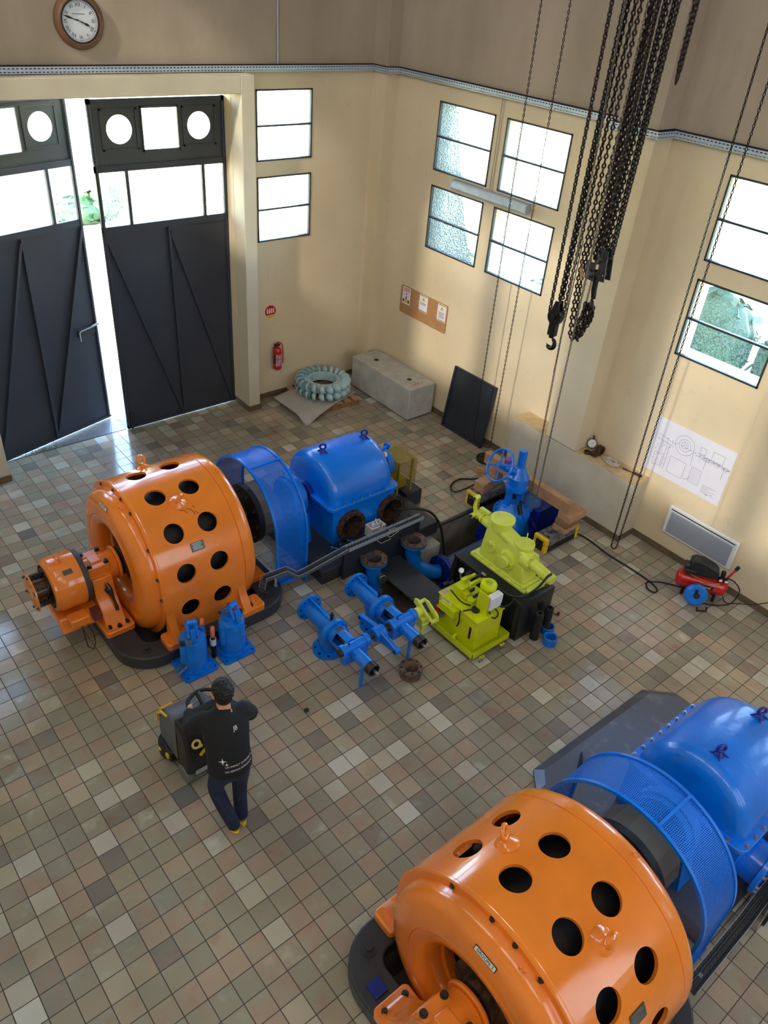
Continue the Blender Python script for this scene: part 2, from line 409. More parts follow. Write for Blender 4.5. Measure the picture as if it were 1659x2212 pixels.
struct(MB().box(XL - .35, YF - .35, HT, XR + .35, YB + .35, HT + .3).build('ceiling', CREAM))
# floor with the machine pits left open
PITS = [(2.27, 3.75, 6.2, 7.87, -.55), (2.243, 3.723, .35, 2.02, -.55), (5.1, 6.2, 4.87, 6.03, -.85), (6.2, 8.6, 5.15, 6.19, -.85)]
def floor():
    xs = sorted(set([XL, XR, 2.21, 6.24] + [p[0] for p in PITS] + [p[1] for p in PITS])); ys = sorted(set([YF, YB, YB + .235] + [p[2] for p in PITS] + [p[3] for p in PITS]))
    m = MB()
    for i in range(len(xs) - 1):
        for j in range(len(ys) - 1):
            a = (xs[i] + xs[i + 1]) / 2; b = (ys[j] + ys[j + 1]) / 2
            if any(p[0] < a < p[1] and p[2] < b < p[3] for p in PITS) or (b > YB and not 2.21 < a < 6.24): continue
            m.quad((xs[i], ys[j], 0), (xs[i + 1], ys[j], 0), (xs[i + 1], ys[j + 1], 0), (xs[i], ys[j + 1], 0))
    return struct(m.build('floor', TILE))
floor()
m = MB()
for k, (a, b, c, d, z) in enumerate(PITS):
    if k < 2: sides = 'abcd'
    elif k == 2: sides = 'acd'
    else: sides = 'bcd'
    m.quad((a, c, z), (b, c, z), (b, d, z), (a, d, z))
    if 'a' in sides: m.quad((a, c, z), (a, d, z), (a, d, 0), (a, c, 0))
    if 'b' in sides: m.quad((b, c, z), (b, d, z), (b, d, 0), (b, c, 0))
    m.quad((a, c, z), (b, c, z), (b, c, 0), (a, c, 0)); m.quad((a, d, z), (b, d, z), (b, d, 0), (a, d, 0))
# the step between the two trench widths
m.quad((6.2, 4.87, -.85), (6.2, 5.15, -.85), (6.2, 5.15, 0), (6.2, 4.87, 0)); m.quad((6.2, 6.03, -.85), (6.2, 6.19, -.85), (6.2, 6.19, 0), (6.2, 6.03, 0))
struct(m.build('floor_pit', PITC, recalc=False))
struct(MB().box(6.2, 6.15, -.012, 8.6, 6.2, .012).box(6.2, 5.13, -.012, 7.55, 5.17, .012).build('trim_1', DSTEEL))
struct(MB().box(6.25, 5.95, -.85, 6.62, 6.18, -.12).build('floor_plinth', CONC, bevel=.01))
# portal, pilasters, pier with ledge
p = MB(); p.box(6.24, 10.5, 0, 6.455, 10.8, 5.18).box(1.995, 10.5, 0, 2.21, 10.8, 5.18).box(2.21, 10.5, 4.95, 6.24, 10.8, 5.18)
struct(p.build('trim_2', CREAM, bevel=.008))
struct(MB().box(8.80, 10.467, 0, 9.06, 10.81, HT).build('trim_3', WALL, bevel=.006))
struct(MB().box(8.70, 5.48, .98, 9.06, 6.05, HT).build('trim_4', WALL, bevel=.006))
pm = MB(); pm.box(8.70, 4.43, 0, 9.06, 6.70, .965); pm.cur = 1; pm.box(8.705, 4.435, .955, 9.06, 5.48, .985).box(8.705, 6.05, .955, 9.06, 6.695, .985)
struct(pm.build('trim_5', [PIER, LEDGE], bevel=.006))
struct(MB().box(8.8, .6, 0, 9.06, 1.2, HT).build('trim_6', WALL))
def skirt(name, segs):
    m = MB()
    for x0, y0, x1, y1 in segs: m.box(min(x0, x1), min(y0, y1), 0, max(x0, x1), max(y0, y1), .1)
    return struct(m.build(name, TILEBASE))
skirt('baseboard_right', [(9.037, 6.70, 9.05, 10.46), (9.037, 1.2, 9.05, 4.43), (8.687, 4.42, 8.70, 6.70), (8.69, 4.417, 9.04, 4.43), (8.787, .6, 8.8, 1.2)])
skirt('baseboard_back', [(6.455, 10.787, 8.80, 10.8), (XL, 10.787, 1.995, 10.8), (6.235, 10.487, 6.468, 10.5), (6.455, 10.49, 6.468, 10.8), (1.982, 10.487, 2.22, 10.5), (6.227, 10.49, 6.24, 11.0), (2.21, 10.49, 2.223, 11.0)])
# windows
WN = [0]
def window(axis, at, a, b, c, d, pane=GLASS):
    WN[0] += 1; t = .022
    def B(m, u0, z0, u1, z1, d0, d1):
        if axis == 'x': m.box(min(at + d0, at + d1), u0, z0, max(at + d0, at + d1), u1, z1)
        else: m.box(u0, min(at + d0, at + d1), z0, u1, max(at + d0, at + d1), z1)
    s = 1 if at > 0 else -1
    m = MB(); zm = (c + d) / 2
    B(m, a, c, a + t, d, -.012 * s, .04 * s); B(m, b - t, c, b, d, -.012 * s, .04 * s); B(m, a, c, b, c + t, -.012 * s, .04 * s); B(m, a, d - t, b, d, -.012 * s, .04 * s); B(m, a, zm - .013, b, zm + .013, -.01 * s, .035 * s)
    o = struct(m.build('window_%d' % WN[0], FRAME))
    for z0, z1 in ((c + t, zm - .013), (zm + .013, d - t)):
        g = MB(); B(g, a + t, z0, b - t, z1, .008 * s, .014 * s); g.build('pane', pane, o)
for a, b in WB_Y[:4]:
    for c, d in ZW: window('x', XR, a, b, c, d)
for a, b in WA_X:
    for c, d in ZW: window('y', YB, a, b, c, d)
for a, b in WB_Y[4:]:
    for c, d in ZW: window('x', XR, a, b, c, d)
for a, b in UPL:
    window('x', XL, a, b, 7.5, 10.6, GLASSD)
for a, b in UPF: window('y', YF, a, b, 3.0, 8.5, GLASSD)

# ------------------------------------------------------------------ the pair of steel doors
def leaf(name, label, hinge, d, nrm, handle):
    d = Vector(d).normalized(); nrm = Vector(nrm).normalized()
    Mx = Matrix(((d.x, nrm.x, 0, hinge[0]), (d.y, nrm.y, 0, hinge[1]), (0, 0, 1, 0), (0, 0, 0, 1)))
    t = struct(MB().box(0, 0, .015, 2.0, .03, 3.2, Mx).build(name, DOORM))     # lower plate, s along the leaf, +y towards the room
    W = 2.0
    fr = MB()
    for a, b, c, e in ((0, .05, .015, 4.86), (W - .05, W, .015, 4.86), (0, W, 3.15, 3.245), (0, W, 3.965, 4.05), (0, W, 4.80, 4.86), (0, W, .015, .06), (1.535, 1.58, 3.24, 3.97), (.36, .405, 3.24, 3.97)):
        fr.box(a, 0, c, b, .045, e, Mx)
    for s in (.03, W - .03): fr.cyl(Mx @ Vector((s, .045, .05)), Mx @ Vector((s, .045, 4.8)), .014, n=8)
    fr.build('door_frame', DOORM, t)
    up = MB().box(.02, .002, 4.04, W - .02, .022, 4.84, Mx).build('upper_panel', DOORT, t)
    c = MB()
    for s in (.40, 1.585): c.cyl(Mx @ Vector((s, -.1, 4.485)), Mx @ Vector((s, .1, 4.485)), .18, n=40)
    c.box(.735, -.1, 4.217, 1.255, .1, 4.735, Mx); cut(up, c)
    tr = MB()
    for s in (.40, 1.585):
        for a, b, e, f in ((-.26, .26, .235, .26), (-.26, .26, -.26, -.235), (-.26, -.235, -.26, .26), (.235, .26, -.26, .26)):
            tr.box(s + a, .02, 4.485 + e, s + b, .034, 4.485 + f, Mx)
    for a, b, e, f in ((.715, 1.275, 4.735, 4.76), (.715, 1.275, 4.19, 4.217), (.715, .735, 4.19, 4.76), (1.255, 1.275, 4.19, 4.76)): tr.box(a, .02, e, b, .04, f, Mx)
    for k in range(16): tr.cyl(Mx @ Vector((.1 + k * .12, .022, 4.07)), Mx @ Vector((.1 + k * .12, .03, 4.07)), .008, n=6)
    tr.build('light_surround', DOORT, t)
    for a, b in ((.05, .36), (.405, 1.535), (1.58, W - .05)):
        MB().box(a, .012, 3.24, b, .018, 3.97, Mx).build('pane', CLEAR if (handle is False and a > 1.5) else GLASS, t)
    MB().box(.735, .008, 4.217, 1.255, .013, 4.735, Mx).build('pane', GLASS, t)
    for s in (.40, 1.585): MB().cyl(Mx @ Vector((s, .008, 4.485)), Mx @ Vector((s, .013, 4.485)), .18, n=32).build('pane', GLASS, t)
    rb = MB()
    def rib(a, b):
        a = Mx @ Vector((a[0], .03, a[1])); b = Mx @ Vector((b[0], .03, b[1])); w = (b - a).normalized(); q = nrm.cross(w) * .02; h = nrm * .035
        rb.add([a - q * .3, a + q * .3, a + q * .3 + h, a - q * .3 + h, b - q * .3, b + q * .3, b + q * .3 + h, b - q * .3 + h], [(0, 1, 2, 3), (4, 5, 6, 7), (0, 1, 5, 4), (1, 2, 6, 5), (2, 3, 7, 6), (3, 0, 4, 7)])
        rb.add([a - q + h, a + q + h, a + q + h * 1.15, a - q + h * 1.15, b - q + h, b + q + h, b + q + h * 1.15, b - q + h * 1.15], [(0, 1, 2, 3), (4, 5, 6, 7), (0, 1, 5, 4), (1, 2, 6, 5), (2, 3, 7, 6), (3, 0, 4, 7)])
    rib((1.0, 3.15), (.98, .05)); rib((1.96, 3.1), (1.0, .06)); rib((.98, 3.1), (.05, .06))
    rb.build('stiffening_rib', DOORM, t)
    if handle:
        MB().box(1.64, .03, 1.53, 1.98, .045, 1.66, Mx).build('latch_plate', DSTEEL, t, bevel=.004)
        h = MB(); V = lambda s, y, z: Mx @ Vector((s, y, z))
        h.tube([V(1.98, .07, 1.67), V(1.85, .075, 1.65), V(1.67, .08, 1.64), V(1.64, .08, 1.62), V(1.64, .08, 1.48)], .011).cyl(V(1.88, .07, 1.655), V(2.0, .07, 1.672), .018)
        h.build('latch_bar', STEEL, t)
    else:
        MB().cyl(Mx @ Vector((1.975, .05, 3.0)), Mx @ Vector((1.975, .05, 3.25)), .022).cyl(Mx @ Vector((1.93, .06, .3)), Mx @ Vector((1.93, .06, .02)), .018).build('bolt_rod', DSTEEL, t)
    return t
leaf('door_1', '', (6.235, 11.03), (-1, 0, 0), (0, -1, 0), False)
leaf('door_2', '', (2.225, 11.04), (.9645, .2641, 0), (.2641, -.9645, 0), True)
# threshold grate and the strip of floor beyond it
g = thing('floor_grate', 'punched steel threshold grate in the floor under the open door leaf', 'grate', (3.2, 11.2, -.02))
uv_sheet('grate_plate', [[(2.23, 11.04, -.004), (4.21, 11.04, -.004)], [(2.23, 11.6, -.004), (4.21, 11.6, -.004)]], GRATEM, g, [0, 1.98], [0, .56])
MB().box(2.22, 11.03, -.03, 4.22, 11.042, .002).box(2.22, 11.6, -.03, 4.22, 11.612, .002).build('grate_frame', DSTEEL, g)
gr = MB(); random.seed(3)
for k in range(160):
    x = random.gauss(2.95, .18); y = random.uniform(11.04, 11.14); a = random.uniform(0, 6.3); h = random.uniform(.02, .06)
    if not 2.3 < x < 3.6: continue
    q = Vector((cos(a), sin(a), 0)) * .006; p0 = Vector((x, y, -.02)); tp = p0 + Vector((cos(a + 1) * .03, sin(a + 1) * .03, h))
    gr.add([p0 - q, p0 + q, tp], [(0, 1, 2)])
GRASS = M('weed_green', (74, 110, 40), .6, var=.3)
tag(gr.build('weed_tuft', GRASS, recalc=False), 'small green weeds growing through the threshold grate', 'weeds', kind='stuff')

# ------------------------------------------------------------------ outdoors
GRAVEL = M("gravel_yard", (150, 146, 138), .9, var=.35, scale=9, bump=.5, bscale=60)
HEDGE = M('hedge_leaves', (24, 58, 26), .6, var=.45, scale=9, bump=.8, bscale=25)
TREE = M('tree_leaves', (60, 92, 34), .6, var=.45, scale=6, bump=.8, bscale=20)
MEADOW = M('meadow', (196, 200, 150), .9, var=.3, scale=1.5)
STONE = M('garden_stone', (160, 140, 120), .85, var=.3, scale=7, bump=.5)
m = MB(); m.quad((-30, 11.03, -.06), (XR + .35, 11.03, -.06), (XR + .35, 24, -.06), (-30, 24, -.06)); struct(m.build('ground_yard', GRAVEL))
m = MB(); m.quad((XR + .35, -40, -.08), (70, -40, -.08), (70, 24, -.08), (XR + .35, 24, -.08)); m.quad((-30, 24, -.08), (70, 24, -.08), (70, 80, 4), (-30, 80, 4)); struct(m.build('ground_meadow', MEADOW))
def blob(name, label, cat, c, r, mat, n=260, seed=1, trunk=None, group=None, leaf=.16):
    """foliage mass made of many small leaf facets around a lumpy core"""
    random.seed(seed); m = MB(); c = Vector(c); R = Vector(r)
    lob = [(Vector((random.uniform(-.55, .55), random.uniform(-.55, .55), random.uniform(-.5, .5))), random.uniform(.45, .62)) for _ in range(9)]
    for l, s in lob: m.sph(c + Vector((l.x * R.x, l.y * R.y, l.z * R.z)), 1, 10, sc=(R.x * s, R.y * s, R.z * s))
    for k in range(n):
        l, s = random.choice(lob); d = Vector((random.gauss(0, 1), random.gauss(0, 1), random.gauss(0, 1))).normalized()
        p = c + Vector(((l.x + d.x * s * 1.05) * R.x, (l.y + d.y * s * 1.05) * R.y, (l.z + d.z * s * 1.05) * R.z))
        u, v, _ = frame(d + Vector((random.uniform(-.6, .6), random.uniform(-.6, .6), random.uniform(-.6, .6)))); q = leaf * random.uniform(.6, 1.4)
        m.add([p - u * q, p + v * q * .5, p + u * q, p - v * q * .5], [(0, 1, 2, 3)])
    t = thing(name, label, cat, (c.x, c.y, -.07), group)
    m.build('foliage', mat, t, recalc=False, smooth=60)
    if trunk: MB().cyl((c.x, c.y, -.1), (c.x, c.y, c.z), .16, .1, 10).build('trunk', WOOD2, t)
    return t
for k, y in enumerate((.6, 2.5, 4.4, 6.3, 8.1, 9.9, 11.7, 13.5)):
    h = 1.35 if y < 7 else .72
    blob('hedge_shrub', 'leafy green shrub seen blurred through the patterned windows of the right wall', 'shrub', (12.9 + .2 * (k % 3), y, h - .1), (.85, .93, h), HEDGE, 260, k, group='shrubs outside the right wall')
for k, (x, y) in enumerate(((34, 3), (40, 13), (37, 22), (44, 33))):
    blob('garden_tree', 'broad green tree standing far outside the right wall windows', 'tree', (x, y, 3.4), (3.2, 3.2, 2.9), TREE, 420, 40 + k, True, 'trees outside the right wall', .3)
t = thing('garden_wall', 'low rough stone wall seen through the gap between the door leaves', 'wall', (9, 23.2, -.07))
m = MB(); m.box(2, 23, -.1, 16, 23.4, 1.3); m.build('masonry', STONE, t); MB().box(1.95, 22.95, 1.3, 16.05, 23.45, 1.4).build('coping', CONC, t)
blob('garden_bush', 'straggling bush at the foot of the far stone wall outside the doors', 'bush', (8.4, 22.4, .35), (.9, .5, .5), HEDGE, 160, 77)
t = thing('garden_shed', 'pale rendered outbuilding with a tiled roof beyond the doors', 'building', (13, 38, -.07))
MB().box(8, 36, -.1, 22, 42, 4.2).build('wall', CREAM, t); MB().prism([(35.4, 4.2), (42.6, 4.2), (39, 6.2)], 7.5, 22.5, 'x').build('roof', RUST, t)
# ================================================================== GENERATING SETS
Y0, Z0 = 7.035, .765
def CP(x, r, a):
    a = math.radians(a); return Vector((x, Y0 + r * cos(a), Z0 + r * sin(a)))
def RD(a): a = math.radians(a); return Vector((0, cos(a), sin(a)))
def rrect(x0, y0, x1, y1, r, n=8):
    P = []
    for cx, cy, a in ((x1 - r, y1 - r, 0), (x0 + r, y1 - r, 90), (x0 + r, y0 + r, 180), (x1 - r, y0 + r, 270)):
        for i in range(n + 1):
            t = math.radians(a + 90 * i / n); P.append((cx + r * cos(t), cy + r * sin(t)))
    return P
def ushell(m, x0, x1, R, th, zb, n=48):
    def prof(r): return [(Y0 + r, zb)] + [(Y0 + r * cos(PI * i / n), Z0 + r * sin(PI * i / n)) for i in range(n + 1)] + [(Y0 - r, zb)]
    A = prof(R); B = prof(R - th); k = len(A); vs = []
    for x in (x0, x1):
        vs += [(x, y, z) for y, z in A] + [(x, y, z) for y, z in B]
    fs = []
    for i in range(k - 1):
        fs += [(i, i + 1, 2 * k + i + 1, 2 * k + i), (k + i, k + i + 1, 3 * k + i + 1, 3 * k + i), (i, i + 1, k + i + 1, k + i), (2 * k + i, 2 * k + i + 1, 3 * k + i + 1, 3 * k + i)]
    for i in (0, k - 1): fs.append((i, k + i, 3 * k + i, 2 * k + i))
    m.add(vs, fs)
def eyebolt(m, p, up, side, R=.042, r=.012, base=.05):
    p = Vector(p); up = Vector(up)
    m.lathe([(base * 1.25, -.01), (base, .02), (base * .55, .035), (base * .35, .05), (0, .05)], p, up, 16)
    m.torus(p + up * (.045 + R), side, R, r, 20, 8)
def make_generator():
    g = thing('generator', 'orange generator with round vent holes in the middle of the hall, exciter beside it', 'generator', (3.0, Y0, 0), 'orange generators with round vent holes')
    b = MB().prism(rrect(1.965, 5.935, 4.1, 8.135, .42), 0, .17).build('base_frame', DARK, g)
    cut(b, MB().prism(rrect(2.27, 6.2, 3.75, 7.87, .12), -.1, .3))
    bv = b.modifiers.new('bevel', 'BEVEL'); bv.width = .018; bv.segments = 3; bv.limit_method = 'ANGLE'
    for x, y in ((2.24, 6.12), (3.82, 6.14), (2.24, 7.95), (3.82, 7.95)):
        MB().cyl((x, y, .165), (x, y, .178), .062, n=20).bolt((x, y, .175), (0, 0, 1), .032, .04).build('anchor_bolt', DARK, g)
    h = MB(); ushell(h, 2.50, 3.505, .936, .03, .17); s = h.build('stator_housing', ORANGE, g)
    c = MB()
    for x in (2.80, 3.205):
        for k in range(-3, 4):
            a = 78.45 + 28.9 * k
            c.cyl(CP(x, .5, a), CP(x, 1.1, a), .113, n=40)
        c.cyl((x, Y0 - 1.2, .53), (x, Y0 - .5, .53), .113, n=40)
    cut(s, c)
    r = MB(); r.lathe([(.86, 2.485), (.93, 2.485), (.942, 2.495), (.942, 2.515), (.93, 2.53), (.86, 2.53)], (0, Y0, Z0), (1, 0, 0), 96, closed=True); r.build('front_rim', ORANGE, g)
    for a in (60, 84, 97, 112, 141, 163, 180):
        MB().bolt(CP(2.488, .90, a), (-1, 0, 0), .016, .02).build('rim_bolt', DSTEEL, g)
    m = MB(); m.lathe([(.875, 2.50), (.868, 2.44), (.845, 2.39), (.80, 2.345), (.73, 2.322), (.66, 2.315), (.603, 2.315), (.598, 2.322), (.592, 2.315), (.55, 2.318), (.49, 2.335), (.45, 2.37), (.43, 2.42), (.42, 2.5), (.42, 2.585), (.40, 2.585), (.40, 2.5), (.44, 2.47), (.60, 2.44), (.80, 2.46)], (0, Y0, Z0), (1, 0, 0), 96, closed=True); m.build('front_cover', ORANGE, g)
    m = MB(); m.lathe([(.932, 3.50), (.936, 3.507), (.926, 3.512), (.936, 3.518), (.936, 3.60), (.925, 3.64), (.895, 3.675), (.832, 3.70), (.62, 3.705), (.56, 3.69), (.52, 3.62), (.50, 3.62), (.50, 3.55), (.80, 3.52)], (0, Y0, Z0), (1, 0, 0), 96, closed=True); m.build('rear_cover', ORANGE, g)
    f = MB()
    for x in (2.42, 3.34):
        for sy in (-1, 1):
            y1 = Y0 + sy * 1.105; y0 = Y0 + sy * .86
            P = rrect(x, min(y0, y1), x + .34, max(y0, y1), .05)
            MB().prism(P, .168, .262).build('foot', ORANGE, g, bevel=.018, seg=3)
            MB().bolt((x + .17, Y0 + sy * 1.03, .26), (0, 0, 1), .022, .035).build('foot_bolt', DSTEEL, g)
    for sy in (-1, 1):
        for x0, x1, xs in ((2.505, 2.60, -1), (3.4, 3.5, 1)):
            w = MB(); n = 10; P = []
            for i in range(n + 1):
                t = i / n; P.append((Y0 + sy * (.93 + .16 * (t ** 2.2)), .62 - .36 * t))
            P.append((Y0 + sy * .9, .26)); w.prism(P, x0, x1, 'x'); w.build('foot_web', ORANGE, g)
    MB().cyl((2.62, Y0, Z0), (3.45, Y0, Z0), .80, n=48).build('rotor', BLACK, g)
    sl = MB(); sl.cyl((2.40, Y0, Z0), (2.62, Y0, Z0), .17, n=32).cyl((2.47, Y0, Z0), (2.51, Y0, Z0), .26, n=40).cyl((2.55, Y0, Z0), (2.60, Y0, Z0), .30, n=40).build('slip_ring', RUST, g)
    MB().cyl((1.97, Y0, Z0), (5.05, Y0, Z0), .085, n=24).build('shaft', DSTEEL, g)
    for a in (117, 63):
        e = MB(); eyebolt(e, CP(2.99, .934, a), RD(a), RD(a + 90) + Vector((.5, 0, 0)), .05, .016, .08); e.build('eye_bolt', ORANGE, g)
    for x, a in ((2.42, 105), (3.6, 103)):
        e = MB(); e.torus(CP(x, .90 if x < 3 else .955, a), (1, .3, 0), .022, .006, 16, 6); e.build('lifting_ring', ORANGE, g)
    Mp = basis(CP(3.0, .937, 149.5), (1, 0, 0), RD(149.5 - 90)); n = MB().box(-.078, -.05, 0, .078, .05, .006, Mp).build('nameplate', PLATE, g); n['label'] = 'grey engraved nameplate'
    ln = MB()
    for k in range(5): ln.box(-.06 + .004 * (k % 2), -.034 + k * .017, .006, .06 - .012 * (k % 3), -.028 + k * .017, .0068, Mp)
    ln.build('engraved_lines', STEEL, n)
    # pedestal bearing at the exciter end
    q = MB(); q.prism([(6.53, .245), (6.60, .27), (6.80, .58), (6.83, .78), (7.24, .78), (7.27, .58), (7.47, .27), (7.54, .245)], 2.0, 2.23, 'x'); q.build('bearing_pedestal', ORANGE, g, bevel=.02, seg=3)
    q = MB(); q.prism(rrect(1.955, 6.5, 2.30, 7.57, .05), .168, .25); q.build('pedestal_foot', ORANGE, g, bevel=.012)
    for x, y in ((2.03, 6.58), (2.13, 6.555), (2.23, 6.575), (2.03, 7.5), (2.23, 7.5)): MB().bolt((x, y, .25), (0, 0, 1), .02, .035).build('pedestal_bolt', DSTEEL, g)
    q = MB(); q.cyl((1.97, Y0, Z0), (2.33, Y0, Z0), .165, n=32); q.cyl((2.33, Y0, Z0), (2.365, Y0, Z0), .20, n=32); q.build('bearing_shell', ORANGE, g, bevel=.01)
    q = MB().box(1.99, 6.87, .79, 2.24, 7.20, .915).box(2.05, 6.95, .915, 2.18, 7.1, .935); q.build('bearing_cap', ORANGE, g, bevel=.015)
    for x in (2.02, 2.21):
        for y in (6.91, 7.16): MB().bolt((x, y, .913), (0, 0, 1), .022, .04).build('cap_bolt', DSTEEL, g)
    q = MB(); q.tube([(2.14, 6.80, .70), (2.15, 6.74, .66), (2.16, 6.71, .55), (2.17, 6.67, .45)], [.022, .03, .018, .014]); q.cyl((2.13, 6.83, .62), (2.15, 6.72, .6), .026, n=12).cyl((2.17, 6.68, .46), (2.17, 6.66, .40), .02, n=10).build('oil_sight_gauge', DSTEEL, g)
    q = MB(); q.cyl((3.705, Y0, Z0), (3.95, Y0, Z0), .2, n=32).cyl((3.90, Y0, Z0), (3.96, Y0, Z0), .25, n=32); q.prism([(6.55, .168), (6.85, .6), (7.22, .6), (7.52, .168)], 3.74, 3.93, 'x'); q.build('rear_bearing', ORANGE, g, bevel=.012)
    q = MB().box(3.78, 6.42, .168, 3.98, 6.62, .235); q.bolt((3.88, 6.5, .235), (0, 0, 1), .022, .035); q.build('rear_bearing_foot', ORANGE, g, bevel=.01)
    q = MB().cyl((4.06, Y0, Z0), (4.13, Y0, Z0), .395, n=48); q.bcirc((4.06, Y0, Z0), (-1, 0, 0), .33, 10, .022, .04); q.build('coupling_flange', BLACK, g)
    q = MB().cyl((4.13, Y0, Z0), (4.40, Y0, Z0), .36, n=14); q.build('coupling_drum', M('coupling_lagging', (92, 87, 82), .7, var=.15), g, smooth=10)
    # cracks and flaked paint read as dark marks
    q = MB()
    for pts in ([(2.96, 122.5), (3.02, 124), (3.03, 126.5)], [(3.04, 123), (3.09, 125), (3.11, 129)], [(3.12, 122.5), (3.14, 124.5)], [(3.11, 126), (3.15, 129)]):
        q.tube([CP(x, .937, a) for x, a in pts], .003, 4)
    g['run'] = 0; RUN.append(q)
    return g
RUN = []
gen1 = make_generator(); del gen1['run']
def strip_label(g, a, txt):
    c = CP(2.331, .768, a); ra = math.radians(a)
    Mx = basis(c, (0, -sin(ra), cos(ra)), Vector((.38, cos(ra) * .92, sin(ra) * .92)))
    p = MB().box(-.095, -.022, 0, .095, .022, .004, Mx).build('number_plate', INK, g); p['label'] = 'white strip plate with black lettering'
    MB().box(-.09, -.018, .003, .09, .018, .005, Mx).build('plate_face', WHITE, p)
    text('plate_lettering', txt, .032, INK, Mx @ Matrix.Translation((0, 0, .0055)), p)
gen2 = copy_tree(gen1); RUN[0].build('paint_run', BLACK, gen1); gen2.location = (2.973, 1.185, 0)
gen2['label'] = 'large orange generator cut off by the bottom edge of the photo, nearest the camera'
strip_label(gen1, 88, 'GROUPE 1')
OFF[gen2.name] = Vector((3.0, Y0, 0)); strip_label(gen2, 91.5, 'GROUPE 2')
q = MB().box(2.05, 7.62, .17, 2.17, 7.75, .19); q.build('marking_tag', DBLUE, gen2, bevel=.003)

# exciter hanging off the pedestal of the first set
e = thing('exciter', 'small orange exciter with slotted end disc, at the left end of the middle generator', 'exciter', (1.75, Y0, 0))
m = MB(); m.lathe([(.27, 1.575), (.295, 1.59), (.297, 1.615), (.305, 1.62), (.315, 1.64), (.315, 1.905), (.28, 1.905), (.26, 1.7), (.255, 1.575)], (0, Y0, Z0), (1, 0, 0), 56, closed=True); m.build('exciter_frame', ORANGE, e)
m = MB(); m.cyl((1.905, Y0, Z0), (1.93, Y0, Z0), .318, n=48).cyl((1.93, Y0, Z0), (1.968, Y0, Z0), .30, n=48); m.build('rear_ring', M('chipped_dark_ring', (62, 62, 66), .6, rgb2=(120, 88, 60), scale=30, thr=.66), e)
MB().cyl((1.60, Y0, Z0), (1.9, Y0, Z0), .25, n=32).build('armature', BLACK, e)
MB().cyl((1.43, Y0, Z0), (1.60, Y0, Z0), .115, n=28).build('commutator', M('commutator_copper', (96, 72, 60), .35, .7), e)
m = MB()
for k in range(6):
    a = 20 + 60 * k
    m.cyl(CP(1.43, .17, a), CP(1.6, .17, a), .014, n=8)
    for x in (1.47, 1.52, 1.56):
        m.box(-.014, -.018, -.03, .014, .018, .03, basis(CP(x, .175, a), (1, 0, 0), RD(a + 90)))
m.torus((1.585, Y0, Z0), (1, 0, 0), .21, .015, 32, 6); m.build('brush_gear', BLACK, e)
d = MB().cyl((1.405, Y0, Z0), (1.42, Y0, Z0), .225, n=48).build('end_disc', ORANGE, e)
c = MB()
for k in range(10): c.box(-.05, .07, -.011, .05, .17, .011, basis((1.41, Y0, Z0), (1, 0, 0), RD(36 * k)) )
cut(d, c)
for k in range(6): MB().bolt(CP(1.405, .2, 30 + 60 * k), (-1, 0, 0), .012, .016).build('disc_bolt', DSTEEL, e)
q = MB(); eyebolt(q, CP(1.72, .313, 98), RD(98), Vector((.8, .6, 0)), .03, .009, .03); q.build('eye_bolt', ORANGE, e)
Mp = basis(CP(1.77, .316, 127), (1, 0, 0), RD(127 - 90)); MB().box(-.05, -.028, 0, .05, .028, .004, Mp).build('nameplate', PLATE, e)
MB().prism([(6.70, .30), (7.37, .30), (7.30, .46), (6.78, .46)], 1.56, 2.0, 'x').build('support_bracket', ORANGE, e, bevel=.02)
MB().box(1.90, 6.66, .36, 1.99, 6.80, .46).build('bracket_pad', M('purple_primer', (110, 60, 62), .4), e)
t = MB().box(1.64, 6.60, .42, 1.85, 6.76, .53).build('terminal_box', ORANGE, e, bevel=.015); MB().tube([(1.80, 6.64, .43), (1.84, 6.58, .30), (1.83, 6.53, .18), (1.79, 6.51, .12), (1.74, 6.52, .18), (1.74, 6.58, .32), (1.75, 6.63, .43)], .006).build('cable_loop', RUBBER, t)

